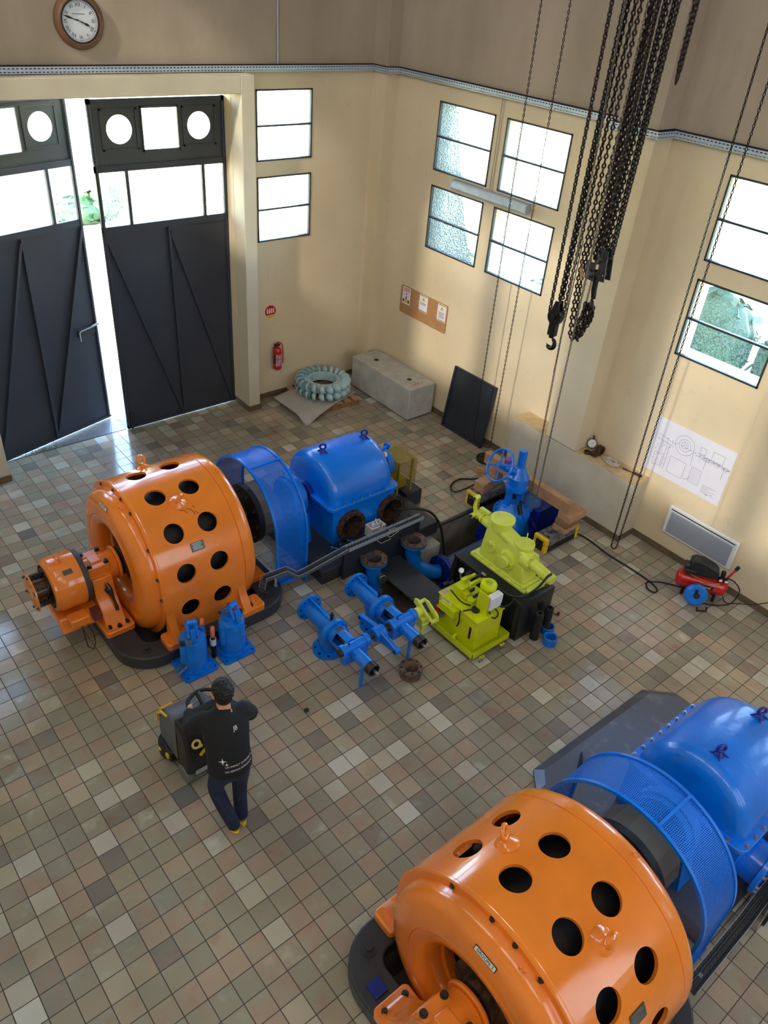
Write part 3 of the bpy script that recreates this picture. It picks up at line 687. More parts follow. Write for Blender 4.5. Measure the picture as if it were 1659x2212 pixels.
# perforated blue coupling guard
def make_guard():
    g = thing('coupling_guard', 'arched blue perforated coupling guard between the middle orange generator and its turbine', 'guard', (4.28, Y0, 0), 'blue coupling guards')
    R = .765; zb = .12; x0, x1 = 4.06, 4.495
    def path(r, n=44): return [(Y0 + r, zb), (Y0 + r, .4)] + [(Y0 + r * cos(PI * i / n), Z0 + r * sin(PI * i / n)) for i in range(n + 1)] + [(Y0 - r, .4), (Y0 - r, zb)]
    P = path(R); L = [0]
    for a, b in zip(P, P[1:]): L.append(L[-1] + math.dist(a, b))
    uv_sheet('perforated_sheet', [[(x0 + .01, y, z), (x1 - .01, y, z)] for y, z in P], PERF, g, [0, x1 - x0 - .02], L)
    for x in (x0, x1):
        m = MB(); A = path(R + .01); B = path(R - .02)
        for i in range(len(A) - 1):
            for xa, xb in ((x - .014, x + .014),):
                v = [(xa, *A[i]), (xb, *A[i]), (xb, *B[i]), (xa, *B[i]), (xa, *A[i + 1]), (xb, *A[i + 1]), (xb, *B[i + 1]), (xa, *B[i + 1])]
                f = [(0, 1, 5, 4), (1, 2, 6, 5), (2, 3, 7, 6), (3, 0, 4, 7)]
                if i == 0: f.append((0, 1, 2, 3))
                if i == len(A) - 2: f.append((4, 5, 6, 7))
                m.add(v, f)
        m.build('rim', BLUE, g)
    b = MB().box(x0, -.014, -.008, x1, .014, .01, basis((0, Y0 + (R + .003) * cos(math.radians(101)), Z0 + (R + .003) * sin(math.radians(101))), (1, 0, 0), RD(101 + 90))); b.build('cross_bar', BLUE, g)
    for s in (-1, 1):
        MB().box(x0 - .01, Y0 + s * R - .02, zb - .02, x1 + .01, Y0 + s * R + .02, zb + .02).build('bottom_rail', BLUE, g)
        for x in (x0, x1): MB().box(x - .02, Y0 + s * R - .018, 0, x + .02, Y0 + s * R + .018, zb).build('leg', BLUE, g)
    return g
gd1 = make_guard(); gd2 = copy_tree(gd1); gd2.location = (4.255, 1.185, 0)
gd2['label'] = 'large blue perforated coupling guard at the right edge behind the nearest orange generator'

# turbine casings
def make_turbine():
    t = thing('turbine', 'bright blue turbine casing with rusty open nozzle flanges beside the pit', 'turbine', (5.55, Y0, 0), 'blue turbine casings')
    c = MB(); c.lathe([(0, 5.045), (.36, 5.045), (.455, 5.055), (.505, 5.08), (.535, 5.12), (.545, 5.17), (.545, 5.97), (.535, 6.03), (.505, 6.07), (.455, 6.095), (.36, 6.105), (0, 6.105)], (0, Y0, Z0), (1, 0, 0), 48, a0=0, a1=PI); c.build('upper_casing', BLUE, t, smooth=60)
    MB().prism(rrect(4.985, Y0 - .605, 6.165, Y0 + .605, .1), .735, .79).build('casing_flange', BLUE, t, bevel=.008)
    for k in range(8):
        x = 5.09 + k * .14
        for s in (-1, 1): MB().bolt((x, Y0 + s * .578, .79), (0, 0, 1), .013, .022).build('flange_bolt', STEEL, t)
    for k in range(3):
        for x in (5.012, 6.14): MB().bolt((x, Y0 - .44 + k * .4, .79), (0, 0, 1), .013, .022).build('flange_bolt', STEEL, t)
    for x in (5.25, 5.94):
        q = MB(); p = Vector((x, Y0 - .02, Z0 + .54)); eyebolt(q, p, (0, 0, 1), (.5, .85, 0), .038, .014, .04)
        for k in range(4):
            a = k * PI / 2 + .6; dd = Vector((cos(a), sin(a), 0)); w = Vector((-sin(a), cos(a), 0)) * .008
            q.add([p - w, p + w, p + w + dd * .1 - Vector((0, 0, .012)), p - w + dd * .1 - Vector((0, 0, .012)), p + Vector((0, 0, .06))], [(0, 1, 2, 3), (0, 4, 3), (1, 2, 4), (0, 1, 4), (3, 2, 4)])
        q.build('eye_bolt', DBLUE, t)
    q = MB(); q.cyl((4.98, Y0, Z0), (5.05, Y0, Z0), .13, n=28).cyl((4.94, Y0, Z0), (4.98, Y0, Z0), .10, n=28).build('shaft_gland', DBLUE, t, bevel=.01)
    q = MB(); q.cyl((4.66, Y0, Z0), (4.86, Y0, Z0), .27, n=40).cyl((4.72, Y0, Z0), (4.80, Y0, Z0), .30, n=40).cyl((4.86, Y0, Z0), (4.9, Y0, Z0), .2, n=32); q.bcirc((4.86, Y0, Z0), (1, 0, 0), .235, 10, .012, .02); q.prism([(Y0 - .36, .2), (Y0 - .28, .62), (Y0 + .28, .62), (Y0 + .36, .2)], 4.68, 4.86, 'x'); q.build('shaft_bearing', BLUE2, t, bevel=.012)
    q = MB(); q.cyl((6.10, Y0, Z0), (6.3, Y0, Z0), .16, n=28).cyl((6.3, Y0, Z0), (6.4, Y0, Z0), .2, n=28).box(6.12, Y0 - .12, .2, 6.36, Y0 + .12, .66); q.build('end_bearing', BLUE2, t, bevel=.01)
    return t
tb1 = make_turbine(); tb2 = copy_tree(tb1); tb2.location = (5.525, 1.185, 0); OFF[tb2.name] = Vector((5.55, Y0, 0))
tb2['label'] = 'blue turbine casing cut off at the right edge, with white bolt heads along its flange'
# first turbine: body with two open nozzle ports
bd = MB().box(5.05, Y0 - .565, .2, 6.10, Y0 + .565, .74).build('lower_casing', BLUE, tb1)
c = MB()
for x in (5.335, 6.03): c.cyl((x, 6.2, .43), (x, 6.82, .43), .168, n=40)
c.box(5.1, 6.75, .26, 6.05, 7.5, .7); cut(bd, c)
for x in (5.335, 6.03):
    f = MB().ring((x, 6.405, .43), (x, 6.475, .43), .222, .166, 40).build('nozzle_flange', RUST, tb1)
    h = MB()
    for k in range(12): a = k * PI / 6 + .2; h.cyl((x + .196 * cos(a), 6.40, .43 + .196 * sin(a)), (x + .196 * cos(a), 6.408, .43 + .196 * sin(a)), .011, n=8)
    h.build('bolt_holes', BLACK, f)
    MB().ring((x, 6.475, .43), (x, 6.9, .43), .166, .155, 32).build('nozzle_bore', RUST, tb1)
    n = MB(); n.cyl((x, 6.62, .43), (x, 6.95, .43), .02).lathe([(0, -.1), (.045, 0), (.03, .1), (0, .1)], (x, 6.66, .43), (0, 1, 0), 16).cyl((x - .15, 6.75, .43), (x + .15, 6.75, .43), .014); n.build('needle', DSTEEL, tb1)
MB().cyl((5.15, Y0, Z0), (6.0, Y0, Z0), .10, n=20).build('turbine_shaft', DSTEEL, tb1)
MB().box(4.6, 6.06, .0, 6.62, 7.98, .205).build('plinth', DARK, tb1, bevel=.006)
MB().box(6.62, 6.75, .0, 6.92, 7.4, .26).build('plinth_box', NAVY, tb1, bevel=.006)
q = MB().box(4.89, 6.0, -.3, 6.18, 6.022, .47).box(4.885, 5.985, 0, 4.93, 6.03, .48).box(6.14, 5.985, -.2, 6.185, 6.03, .48); q.build('front_panel', NAVY, tb1, bevel=.004)
# gauge, hand valve and ochre mesh at the far end
q = MB(); q.tube([(6.12, Y0 - .1, 1.02), (6.20, Y0 - .1, 1.05), (6.34, Y0 - .05, 1.06)], .022).cyl((6.34, Y0 - .05, 1.06), (6.37, Y0 - .04, 1.06), .05, n=20).tube([(6.16, Y0 - .12, 1.0), (6.16, Y0 - .14, .8), (6.16, Y0 - .2, .78)], .03); q.build('hand_valve', BLUE2, tb1)
gz = MB(); gd = Vector((-.45, -.75, .5)).normalized(); gc = Vector((6.20, Y0 - .17, 1.03)); gz.cyl(gc, gc + gd * .03, .05, n=24); gz = gz.build('pressure_gauge', DSTEEL, tb1); MB().cyl(gc + gd * .031, gc + gd * .033, .042, n=24).build('gauge_face', WHITE, gz); MB().box(-.003, -.004, 0, .003, .03, .003, basis(gc + gd * .033, gd.cross(Vector((.3, .2, 1))), (.4, .1, 1))).build('needle', INK, gz)
oc = [(6.45, 6.78), (6.45, 7.15), (6.52, 7.22), (6.72, 7.22), (6.78, 7.15), (6.78, 6.78)]
L = [0]
for a, b in zip(oc, oc[1:]): L.append(L[-1] + math.dist(a, b))
uv_sheet('mesh_guard', [[(x, y, .4) for x, y in oc], [(x, y, .62) for x, y in oc], [(x, y, .82) for x, y in oc]], MESHY, tb1, L, [0, .22, .42])
uv_sheet('mesh_top', [[(6.45, 6.8, .82), (6.78, 6.8, .82)], [(6.47, 7.21, .86), (6.76, 7.21, .86)]], MESHY, tb1, [0, .33], [0, .42])
MB().box(6.47, 6.82, .25, 6.5, 6.85, .82).box(6.73, 6.82, .25, 6.76, 6.85, .82).box(6.46, 6.95, .25, 6.77, 7.2, .4).build('mesh_stand', OCHRE, tb1)
# second turbine: closed nozzle ports and sloping steel sheet
def T2(x, y): return (x + .025, y - 1.185 + Y0)
MB().box(5.05, Y0 - .565, .13, 6.10, Y0 + .565, .74).build('lower_casing', BLUE, tb2)
for x in (5.335, 6.03):
    q = MB(); q.cyl((x, 6.30, .43), (x, 6.475, .43), .20, n=40).cyl((x, 6.25, .43), (x, 6.30, .43), .25, n=40).build('nozzle_cover', BLUE, tb2, bevel=.006)
    for k in range(10):
        a = k * PI / 5 + .1; MB().bolt((x + .215 * cos(a), 6.25, .43 + .215 * sin(a)), (0, -1, 0), .013, .022).build('cover_bolt', STEEL, tb2)
def loft(m, A, B):
    n = len(A); m.add(list(A) + list(B), [(i, (i + 1) % n, n + (i + 1) % n, n + i) for i in range(n)])
o = [T2(4.52, .45), T2(4.52, 2.31), T2(4.69, 2.50), T2(6.54, 2.475), T2(6.82, 2.21), T2(6.82, .45)]; i_ = [T2(4.60, .5), T2(4.60, 2.28), T2(4.72, 2.40), T2(6.50, 2.36), T2(6.70, 2.16), T2(6.70, .5)]
q = MB(); loft(q, [(x, y, 0) for x, y in o], [(x, y, .05) for x, y in o]); loft(q, [(x, y, .05) for x, y in o], [(x, y, .125) for x, y in i_]); q.add([(x, y, .125) for x, y in i_], [(0, 1, 2, 3, 4, 5)]); q.build('steel_apron', M('scratched_steel_apron', (96, 102, 118), .32, .3, rgb2=(120, 122, 130), scale=6, thr=.62), tb2, smooth=20)
a = T2(5.2, 2.32); b_ = T2(4.98, 2.2); q = MB(); q.add([(a[0], a[1], .12), (b_[0], b_[1], .12), (b_[0] - .05, b_[1] - .1, .12), (b_[0] + .02, b_[1] - .02, .30), (a[0] + .02, a[1] - .01, .12)], [(0, 1, 3), (1, 2, 3), (2, 4, 3), (4, 0, 3)]); q.build('apron_gusset', NAVY, tb2, smooth=10)

# ------------------------------------------------------------------ slotted cable trays
SLOT2 = perforated('dusty_slotted_steel', (112, 118, 128), (.05, .03), (.015, .0045), .45, .4, True); DUSTY = M('dusty_cable', (58, 60, 64), .6, var=.2)
def tray(t, pts, w=.10, h=.055, up=(0, 0, 1), cables=4, mat=None):
    mat = mat or SLOT2
    up = Vector(up); P = [Vector(p) for p in pts]; S = []
    for i in range(len(P)):
        a = (P[min(i + 1, len(P) - 1)] - P[max(i - 1, 0)]); a.z = 0; a.normalize(); S.append(a.cross(up).normalized())
    L = [0]
    for a, b in zip(P, P[1:]): L.append(L[-1] + (b - a).length)
    for s in (-1, 1):
        uv_sheet('tray_side', [[p + S[i] * s * w / 2 for i, p in enumerate(P)], [p + S[i] * s * w / 2 + up * h for i, p in enumerate(P)]], mat, t, L, [0, h])
    uv_sheet('tray_bottom', [[p - S[i] * w / 2 for i, p in enumerate(P)], [p + S[i] * w / 2 for i, p in enumerate(P)]], mat, t, L, [0, w])
    for s in (-1, 1): MB().tube([p + S[i] * s * w / 2 + up * h for i, p in enumerate(P)], .003, 5).build('tray_lip', GALV, t)
    for k in range(cables):
        MB().tube([p + S[i] * (-.35 + .7 * k / max(1, cables - 1)) * w + up * (.012 + .006 * (k % 2)) for i, p in enumerate(P)], .0075, 6).build('cable', DUSTY, t)
t = thing('cable_tray', 'slotted cable tray running low along the dark panel below the blue turbine', 'cable tray', (5, 6.0, 0), 'low cable trays beside the machines')
tray(t, [(6.20, 5.99, .475), (4.92, 5.99, .475)], .09, mat=SLOT)
tray(t, [(4.92, 5.99, .475), (4.36, 6.11, .27), (4.26, 6.12, .26), (4.15, 6.2, .34), (3.85, 6.24, .32)], .09)
tray(t, [(3.85, 6.24, .32), (3.80, 6.22, .17)], .09, cables=0)
MB().box(3.985, 6.215, .17, 4.015, 6.225, .33).box(3.985, 6.2, .17, 4.015, 6.25, .176).build('bracket', GALV, t)
MB().tube([(5.35, 5.97, .5), (5.45, 5.93, .40), (5.6, 5.92, .42), (5.55, 5.95, .5), (5.62, 5.96, .53)], .004).tube([(5.5, 5.97, .5), (5.62, 5.94, .43), (5.75, 5.94, .47), (5.7, 5.96, .54), (5.6, 5.97, .53)], .004).build('loose_wire', ROPE, t)
t = thing('cable_tray', 'dusty slotted cable tray at the bottom right foot of the nearest blue guard', 'cable tray', (4.7, .32, 0), 'low cable trays beside the machines')
tray(t, [(6.4, .35, .26), (5.2, .33, .24), (4.9, .32, .17), (4.05, .31, .16)], .11, .05, cables=5)
for x in (4.2, 4.95, 6.0): MB().box(x, .30, 0, x + .04, .34, .18).build('bracket', GALV, t)
MB().box(5.15, .2, -.0, 6.4, .215, .42).build('front_plate', NAVY, t)
uv_sheet('slotted_upright', [[(5.05, .22, .0), (5.1, .22, .0)], [(5.12, .25, .4), (5.17, .25, .4)]], SLOT, t, [0, .05], [0, .4])
def wtray(label, pts, side, loc):
    t = thing('cable_tray', label, 'cable tray', loc, 'high cable trays along the walls')
    P = [Vector((x, y, 5.19)) for x, y in pts]; L = [0]
    for a, b in zip(P, P[1:]): L.append(L[-1] + (b - a).length)
    up = Vector((0, 0, 1))
    uv_sheet('tray_side', [P, [p + up * .075 for p in P]], SLOT, t, L, [0, .064])
    Q = [Vector((x, y, 5.19)) for x, y in side]
    uv_sheet('tray_bottom', [P, Q], SLOT, t, L, [0, .07])
    MB().tube([p + up * .075 for p in P], .004, 5).build('tray_lip', GALV, t)
    for k in range(3): MB().tube([p.lerp(q, .3 + .25 * k) + up * (.05 + .012 * k) for p, q in zip(P, Q)], .014, 6).build('cable', DBLUE if k == 1 else RUBBER, t)
wtray('slotted grey cable tray along the door wall below the round clock', [(XL + .02, 10.70), (8.73, 10.70)], [(XL + .02, 10.79), (8.79, 10.79)], (4, 10.75, 5.19))
wtray('slotted grey cable tray bending round the pilaster along the right wall', [(8.73, 10.70), (8.73, 10.39), (8.95, 10.36), (8.95, 6.13), (8.62, 6.13), (8.62, 5.40), (8.95, 5.40), (8.95, 1.3), (8.71, 1.28), (8.71, .52), (8.95, .5), (8.95, -6.9)], [(8.79, 10.79), (8.79, 10.46), (9.04, 10.45), (9.04, 6.06), (8.69, 6.05), (8.69, 5.48), (9.04, 5.48), (9.04, 1.21), (8.79, 1.2), (8.79, .6), (9.04, .6), (9.04, -6.9)], (9, 5, 5.19))
# ================================================================== LOOSE MACHINE PARTS ON THE FLOOR
def servo(x, y, label, flip, hd):
    t = thing('servomotor', label, 'servomotor', (x, y, 0), 'blue servomotor cylinders')
    b = MB(); b.prism(rrect(x - .205, y - .20, x + .205, y + .20, .045), 0, .035); b = b.build('base_plate', BLUE2, t)
    c = MB()
    for sx in (-1, 1):
        for sy in (-1, 1): c.cyl((x + sx * .165, y + sy * .16, -.1), (x + sx * .165, y + sy * .16, .1), .018, n=16)
    cut(b, c)
    m = MB(); m.lathe([(0, .03), (.185, .03), (.185, .06), (.15, .065), (.148, .075), (.148, .44), (.135, .465), (.10, .478), (.085, .482), (.08, .505), (.05, .51), (0, .51)], (x, y, 0), (0, 0, 1), 48); m.build('cylinder', BLUE2, t)
    for k in range(8): MB().bolt((x + .168 * cos(k * PI / 4 + .3), y + .168 * sin(k * PI / 4 + .3), .06), (0, 0, 1), .014, .025).build('base_bolt', BLUE2, t)
    for a in (flip, flip + PI):
        m = MB(); px, py = x + .155 * cos(a), y + .155 * sin(a); m.cyl((px, py, .22), (px, py, .46), .036, n=16).cyl((px, py, .46), (px, py, .485), .03, n=8); m.build('port_boss', BLUE2, t)
    m = MB(); px, py = x + .155 * cos(flip), y + .155 * sin(flip); m.cyl((px, py, .46), (px, py, .49), .031, n=20); m.build('port_plug', DSTEEL, t)
    # crosshead and drag links
    h = Vector((x, y, .51)); d = Vector((cos(hd), sin(hd), 0)); s = Vector((-d.y, d.x, 0)); z = Vector((0, 0, 1))
    m = MB(); m.cyl(h, h + z * .12, .022, n=12); top = h + z * .19 + d * .03
    m.cyl(top - s * .05, top + s * .05, .034, n=16)
    for q in (-.045, .045):
        m.tube([top + s * q, h + z * .05 + d * .10 + s * q], .02, 8)
    for q in (-.05, .05):
        m.tube([top + s * q * .9, h + z * .06 - d * .09 + s * q * 1.3], .019, 8)
    m.build('crosshead', BLUE, t, bevel=0)
    m = MB(); e = h + z * .055 + d * .11; m.box(-.028, -.018, -.09, .028, .018, .07, basis(e, s, d.cross(s) if False else (d + z * .2)) ); m.build('link_block', BLUE, t, bevel=.006)
    m = MB(); e = h + z * .06 - d * .09; m.cyl(e - s * .09, e + s * .10, .017, n=12).cyl(e + s * .05, e + s * .085, .034, n=16).cyl(h + z * .03 + d * .1 - s * .02, h + z * .03 + d * .1 + s * .05, .015, n=10); m.build('link_pin', DSTEEL, t)
    m = MB(); a = hd + 2.3; p = Vector((x + .15 * cos(flip + .6), y + .15 * sin(flip + .6), .47)); m.cyl(p, p + z * .05, .02, n=10).cyl(p + z * .05, p + z * .06 - d * .06, .012, n=8).box(-.02, -.006, -.03, .02, .006, .03, basis(p + z * .07, s, z)); m.build('vent_cock', STEEL, t)
    m = MB(); q = Vector((x + .2 * cos(flip), y + .2 * sin(flip), .13))
    for k in (-.03, .03): m.cyl(q + Vector((-sin(flip), cos(flip), 0)) * k - Vector((cos(flip), sin(flip), 0)) * .06, q + Vector((-sin(flip), cos(flip), 0)) * k + Vector((cos(flip), sin(flip), 0)) * .09, .011, n=8)
    m.build('stub_pipe', STEEL, t)
    return t
servo(2.622, 5.752, 'blue servomotor cylinder nearer the exciter, left of the pair by the generator base', PI + .35, -1.9)
servo(3.10, 5.74, 'blue servomotor cylinder right of the pair, in front of the generator foot', .35, -1.35)
for k, (x, y) in enumerate(((2.83, 5.93), (2.865, 5.75))):
    t = thing('plastic_pot', ['white pot with a salmon plug behind, against the generator base', 'white pot with a salmon plug standing between the two servomotors'][k], 'pot', (x, y, .0), 'white pots with salmon plugs')
    MB().cyl((x, y, .0), (x, y, .21), .027, n=14).build('riser', RUBBER, t)
    MB().lathe([(0, .20), (.034, .20), (.037, .215), (.037, .29), (.029, .29), (.029, .25), (0, .25)], (x, y, .0), (0, 0, 1), 20).build('cup', WHITE, t)
    MB().cyl((x, y, .25), (x, y, .33), .022, n=14).build('inner_pipe', RUST, t)
    MB().tube([(x, y, .33), (x, y, .40), (x + .012, y + .02, .425), (x + .02, y + .03, .425)], .027, 10).build('plug', M('salmon_plastic', (224, 122, 92), .5), t)

def flange(m, c, d, R, ri, th, nb=8, holes=None, rb=.013):
    d = Vector(d).normalized(); c = Vector(c); m.ring(c - d * th / 2, c + d * th / 2, R, ri, 36)
    if holes is not None:
        u, v, _ = frame(d)
        for k in range(nb):
            a = 2 * PI * k / nb + .2; p = c + (u * cos(a) + v * sin(a)) * (R * .82)
            holes.cyl(p - d * (th / 2 + .0015), p + d * (th / 2 + .0015), rb, n=10)
def nozzle(x, label):
    t = thing('needle_valve', label, 'valve', (x, 5.08, 0), 'blue needle valve bodies on the floor')
    z = .36; A = lambda y: Vector((x, y, z)); hol = MB(); hol2 = MB()
    m = MB(); flange(m, A(5.50), (0, 1, 0), .165, .085, .035, 8, hol); f1 = m.build('outlet_flange', BLUE2, t); hol.build('bolt_holes', BLACK, f1)
    m = MB(); flange(m, (x, 5.10, .018), (0, 0, 1), .185, .09, .036, 8, hol2, .018); f2 = m.build('floor_flange', BLUE2, t)
    hol2.build('bolt_holes', BLACK, f2)
    m = MB(); m.lathe([(.10, 5.49), (.10, 5.40), (.105, 5.30), (.115, 5.15), (.125, 5.03)], (x, 0, z), (0, 1, 0), 32)
    m.tube([A(5.18), (x, 5.16, z - .08), (x, 5.12, z - .2), (x, 5.10, .03)], [.10, .108, .105, .10], 28); m.build('branch_body', BLUE2, t)
    m = MB(); m.prism([(5.48, z + .16), (5.02, z + .12), (5.02, z + .09), (5.48, z + .09)], x - .012, x + .012, 'x'); m.build('stiffening_web', BLUE2, t)
    m = MB(); m.cyl(A(5.03), A(4.975), .17, n=36); m.bcirc(A(4.975), (0, -1, 0), .148, 8, .012, .02); m.build('joint_flange', BLUE2, t, bevel=.006)
    m = MB(); m.ring(A(4.975), A(4.70), .125, .105, 36); y = m.build('yoke', BLUE2, t)
    c = MB()
    for a in (35, 145, 270):
        a = math.radians(a); c.box(-.055, -.085, -.08, .055, .085, .08, basis(A(4.80) + Vector((cos(a), 0, sin(a))) * .115, (sin(a), 0, -cos(a)), (0, 1, 0)))
    cut(y, c)
    MB().cyl(A(5.0), A(4.68), .035, n=16).build('spindle', DSTEEL, t)
    p = MB().box(-.045, -.03, 0, .045, .03, .004, basis((x, 4.905, z + .122), (1, 0, 0), (0, 1, 0))).build('type_plate', PLATE, t)
    m = MB(); m.cyl((x - .17, 4.655, z + .06), (x + .20, 4.655, z + .06), .062, n=28).cyl((x - .175, 4.655, z + .06), (x - .12, 4.655, z + .06), .078, n=28).cyl((x + .15, 4.655, z + .06), (x + .205, 4.655, z + .06), .078, n=28).box(x - .15, 4.60, z - .13, x + .18, 4.70, z + .05); m.build('crosshead_housing', BLUE, t, bevel=.008)
    m = MB(); m.cyl((x - .06, 4.655, z + .118), (x - .06, 4.655, z + .135), .012, n=6); m.build('grease_plug', DSTEEL, t); MB().cyl((x - .20, 4.655, z + .06), (x - .174, 4.655, z + .06), .05, n=20).build('housing_plug', DSTEEL, t)
    m = MB(); m.cyl(A(4.62), A(4.36), .075, n=32).box(x - .05, 4.42, .0, x - .02, 4.45, z - .05); m.build('tail_cylinder', BLUE, t)
    m = MB(); m.ring(A(4.36), A(4.27), .078, .06, 32); m.build('tail_cap', DSTEEL, t, bevel=.005)
    MB().cyl(A(4.45), A(4.20), .018, n=10).cyl(A(4.20), A(4.19), .024, n=6).build('tail_rod', STEEL, t)
    m = MB(); m.cyl((x, 5.06, z + .12), (x, 5.06, z + .2), .02, n=12).cyl((x, 5.06, z + .2), (x, 5.06, z + .215), .028, n=6).cyl((x, 5.06, z + .215), (x, 5.06, z + .25), .016, n=10); m.build('grease_nipple', DSTEEL, t)
    return t
nozzle(4.0, 'blue needle valve body left of the lever, nearer the generator')
n2 = nozzle(4.70, 'blue needle valve body right of the lever, next to the yellow hydraulic unit')
t = thing('deflector_lever', 'blue cast lever on a shaft between the two needle valve bodies', 'lever', (4.36, 4.655, 0))
m = MB(); z = .42
m.prism([(4.98, z + .045), (4.98, z - .015), (4.73, z - .075), (4.60, z - .085), (4.33, z - .055), (4.31, z - .0), (4.34, z + .02), (4.62, z + .075), (4.72, z + .085)], 4.335, 4.39, 'x'); m.build('arm', BLUE, t, bevel=.012)
m = MB(); m.cyl((4.29, 4.655, z), (4.43, 4.655, z), .085, n=28); m.build('hub', BLUE, t, bevel=.006); MB().cyl((4.33, 4.96, z + .015), (4.395, 4.96, z + .015), .035).build('end_eye', BLUE, t); MB().cyl((4.33, 4.335, z - .02), (4.395, 4.335, z - .02), .04).build('end_eye', BLUE, t)
MB().cyl((4.20, 4.655, z), (4.53, 4.655, z), .032, n=16).build('shaft', DSTEEL, t)
MB().cyl((4.325, 4.96, z + .015), (4.33, 4.96, z + .015), .018).cyl((4.325, 4.335, z - .02), (4.33, 4.335, z - .02), .022).build('eye_bore', BLACK, t)
t = thing('bell_crank', 'pale yellow bell crank linkage on the end of the right needle valve shaft', 'linkage', (4.98, 4.64, 0))
m = MB(); m.cyl((4.92, 4.655, z), (5.0, 4.655, z), .06, n=24).prism([(4.78, z + .10), (4.72, z + .12), (4.55, z + .02), (4.46, z - .02), (4.46, z - .08), (4.56, z - .05), (4.70, z + .0), (4.78, z + .04)], 5.0, 5.03, 'x').prism([(4.70, z + .12), (4.62, z + .13), (4.44, z + .03), (4.42, z - .05), (4.60, z + .04)], 5.075, 5.10, 'x').cyl((4.99, 4.46, z - .04), (5.11, 4.46, z - .04), .024).cyl((4.99, 4.70, z + .09), (5.11, 4.70, z + .09), .024); m.build('crank_arm', PALEY, t, bevel=.005)
m = MB(); m.box(4.95, 4.54, z - .2, 5.03, 4.64, z - .05).cyl((4.99, 4.58, z - .2), (4.99, 4.58, z - .28), .025).torus((4.99, 4.58, z - .28), (1, 0, 0), .02, .012, 14, 6).cyl((4.94, 4.54, z - .12), (5.05, 4.54, z - .12), .016); m.build('clevis', PALEY, t, bevel=.006)
m = MB(); m.cyl((4.985, 4.46, z - .04), (4.99, 4.46, z - .04), .014).cyl((5.11, 4.46, z - .04), (5.116, 4.46, z - .04), .014).cyl((4.99, 4.58, z - .25), (4.99, 4.58, z - .29), .012); m.build('pivot_pin', RUBBER, t)
# loose rusty ring
t = thing('flange_ring', 'rusty loose flange ring with bolt holes lying on the tiles', 'ring', (4.53, 4.235, 0))
hol = MB(); m = MB(); m.lathe([(.125, 0), (.125, .085), (.135, .10), (.135, .125), (.085, .125), (.075, .10), (.05, .05), (.045, .02), (.045, 0)], (4.53, 4.235, 0), (0, 0, 1), 40, closed=True); m.build('ring_body', PALERUST, t)
for k in range(8): hol.cyl((4.53 + .113 * cos(k * PI / 4 + .2), 4.235 + .113 * sin(k * PI / 4 + .2), .12), (4.53 + .113 * cos(k * PI / 4 + .2), 4.235 + .113 * sin(k * PI / 4 + .2), .127), .012, n=10)
hol.build('bolt_holes', BLACK, t)
# pipe bends standing in the pit
def bend(name, label, pts, r, top, extra=None):
    t = thing(name, label, 'pipe', (pts[0][0], pts[0][1], -.5), 'blue pipe bends in the pit')
    P = []
    V = [Vector(p) for p in pts]
    for i in range(len(V) - 1):
        for s in range(8):
            u = s / 8; a = V[max(i - 1, 0)]; b = V[i]; c = V[i + 1]; d = V[min(i + 2, len(V) - 1)]
            P.append(.5 * ((2 * b) + (c - a) * u + (2 * a - 5 * b + 4 * c - d) * u * u + (3 * b - a - 3 * c + d) * u ** 3))
    P.append(V[-1])
    m = MB().tube(P, r, 28, cap=False); m.build('bend', BLUE2, t); MB().tube(P, r - .014, 28, cap=False).build('bore', PALERUST, t)
    hol = MB(); m = MB(); flange(m, top, (0, 0, 1), .178, .10, .024, 8, hol); m.build('rusty_face', PALERUST, t)
    m = MB(); flange(m, Vector(top) - Vector((0, 0, .026)), (0, 0, 1), .18, .10, .028); m.build('top_flange', BLUE2, t); hol.build('bolt_holes', BLACK, t)
    return t
t = bend('pipe_bend', 'left blue pipe bend with a rusty top flange, dial on its side', [(5.29, 5.87, .24), (5.30, 5.87, 0), (5.33, 5.85, -.3), (5.36, 5.84, -.8)], .105, (5.29, 5.87, .255))
g = MB(); c = Vector((5.33, 5.72, .0)); d = Vector((-.25, -.9, .15)).normalized(); g.cyl(c + d * -.06, c + d * .03, .062, n=28).cyl(c - d * .1, c, .02, n=10); g = g.build('dial', STEEL, t, bevel=.006)
bend('pipe_bend', 'right blue pipe bend with a rusty top flange, curving into the covered pipe', [(5.985, 5.87, .24), (5.99, 5.87, .02), (6.04, 5.81, -.16), (6.18, 5.68, -.25), (6.30, 5.62, -.27)], .105, (5.985, 5.87, .255))
t = thing('inlet_pipe', 'blue bolted inlet pipe lying in the trench under the pale yellow governor', 'pipe', (6.9, 5.6, -.6))
d = Vector((1, 0, 0)); c = Vector((6.32, 5.61, -.27)); m = MB(); m.cyl(c, c + d * .04, .23, n=40).cyl(c + d * .045, c + d * .085, .23, n=40); m.bcirc(c, -d, .19, 10, .02, .03); m.build('pipe_flange', DBLUE, t, bevel=.004)
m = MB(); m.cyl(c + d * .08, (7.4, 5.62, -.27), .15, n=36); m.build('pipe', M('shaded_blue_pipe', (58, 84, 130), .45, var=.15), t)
t = thing('cover_plate', 'dark steel cover plate laid across the pit between the pipe bends', 'plate', (5.6, 5.4, 0))
q = MB().box(5.375, 4.85, .0, 5.83, 5.98, .012); q.build('plate', M('oily_dark_plate', (58, 60, 66), .36, .2, var=.15, scale=4), t)
for k in range(4): MB().cyl((5.40, 5.0 + .22 * k, .012), (5.40, 5.0 + .22 * k, .015), .012, n=10).build('screw_head', DSTEEL, t)

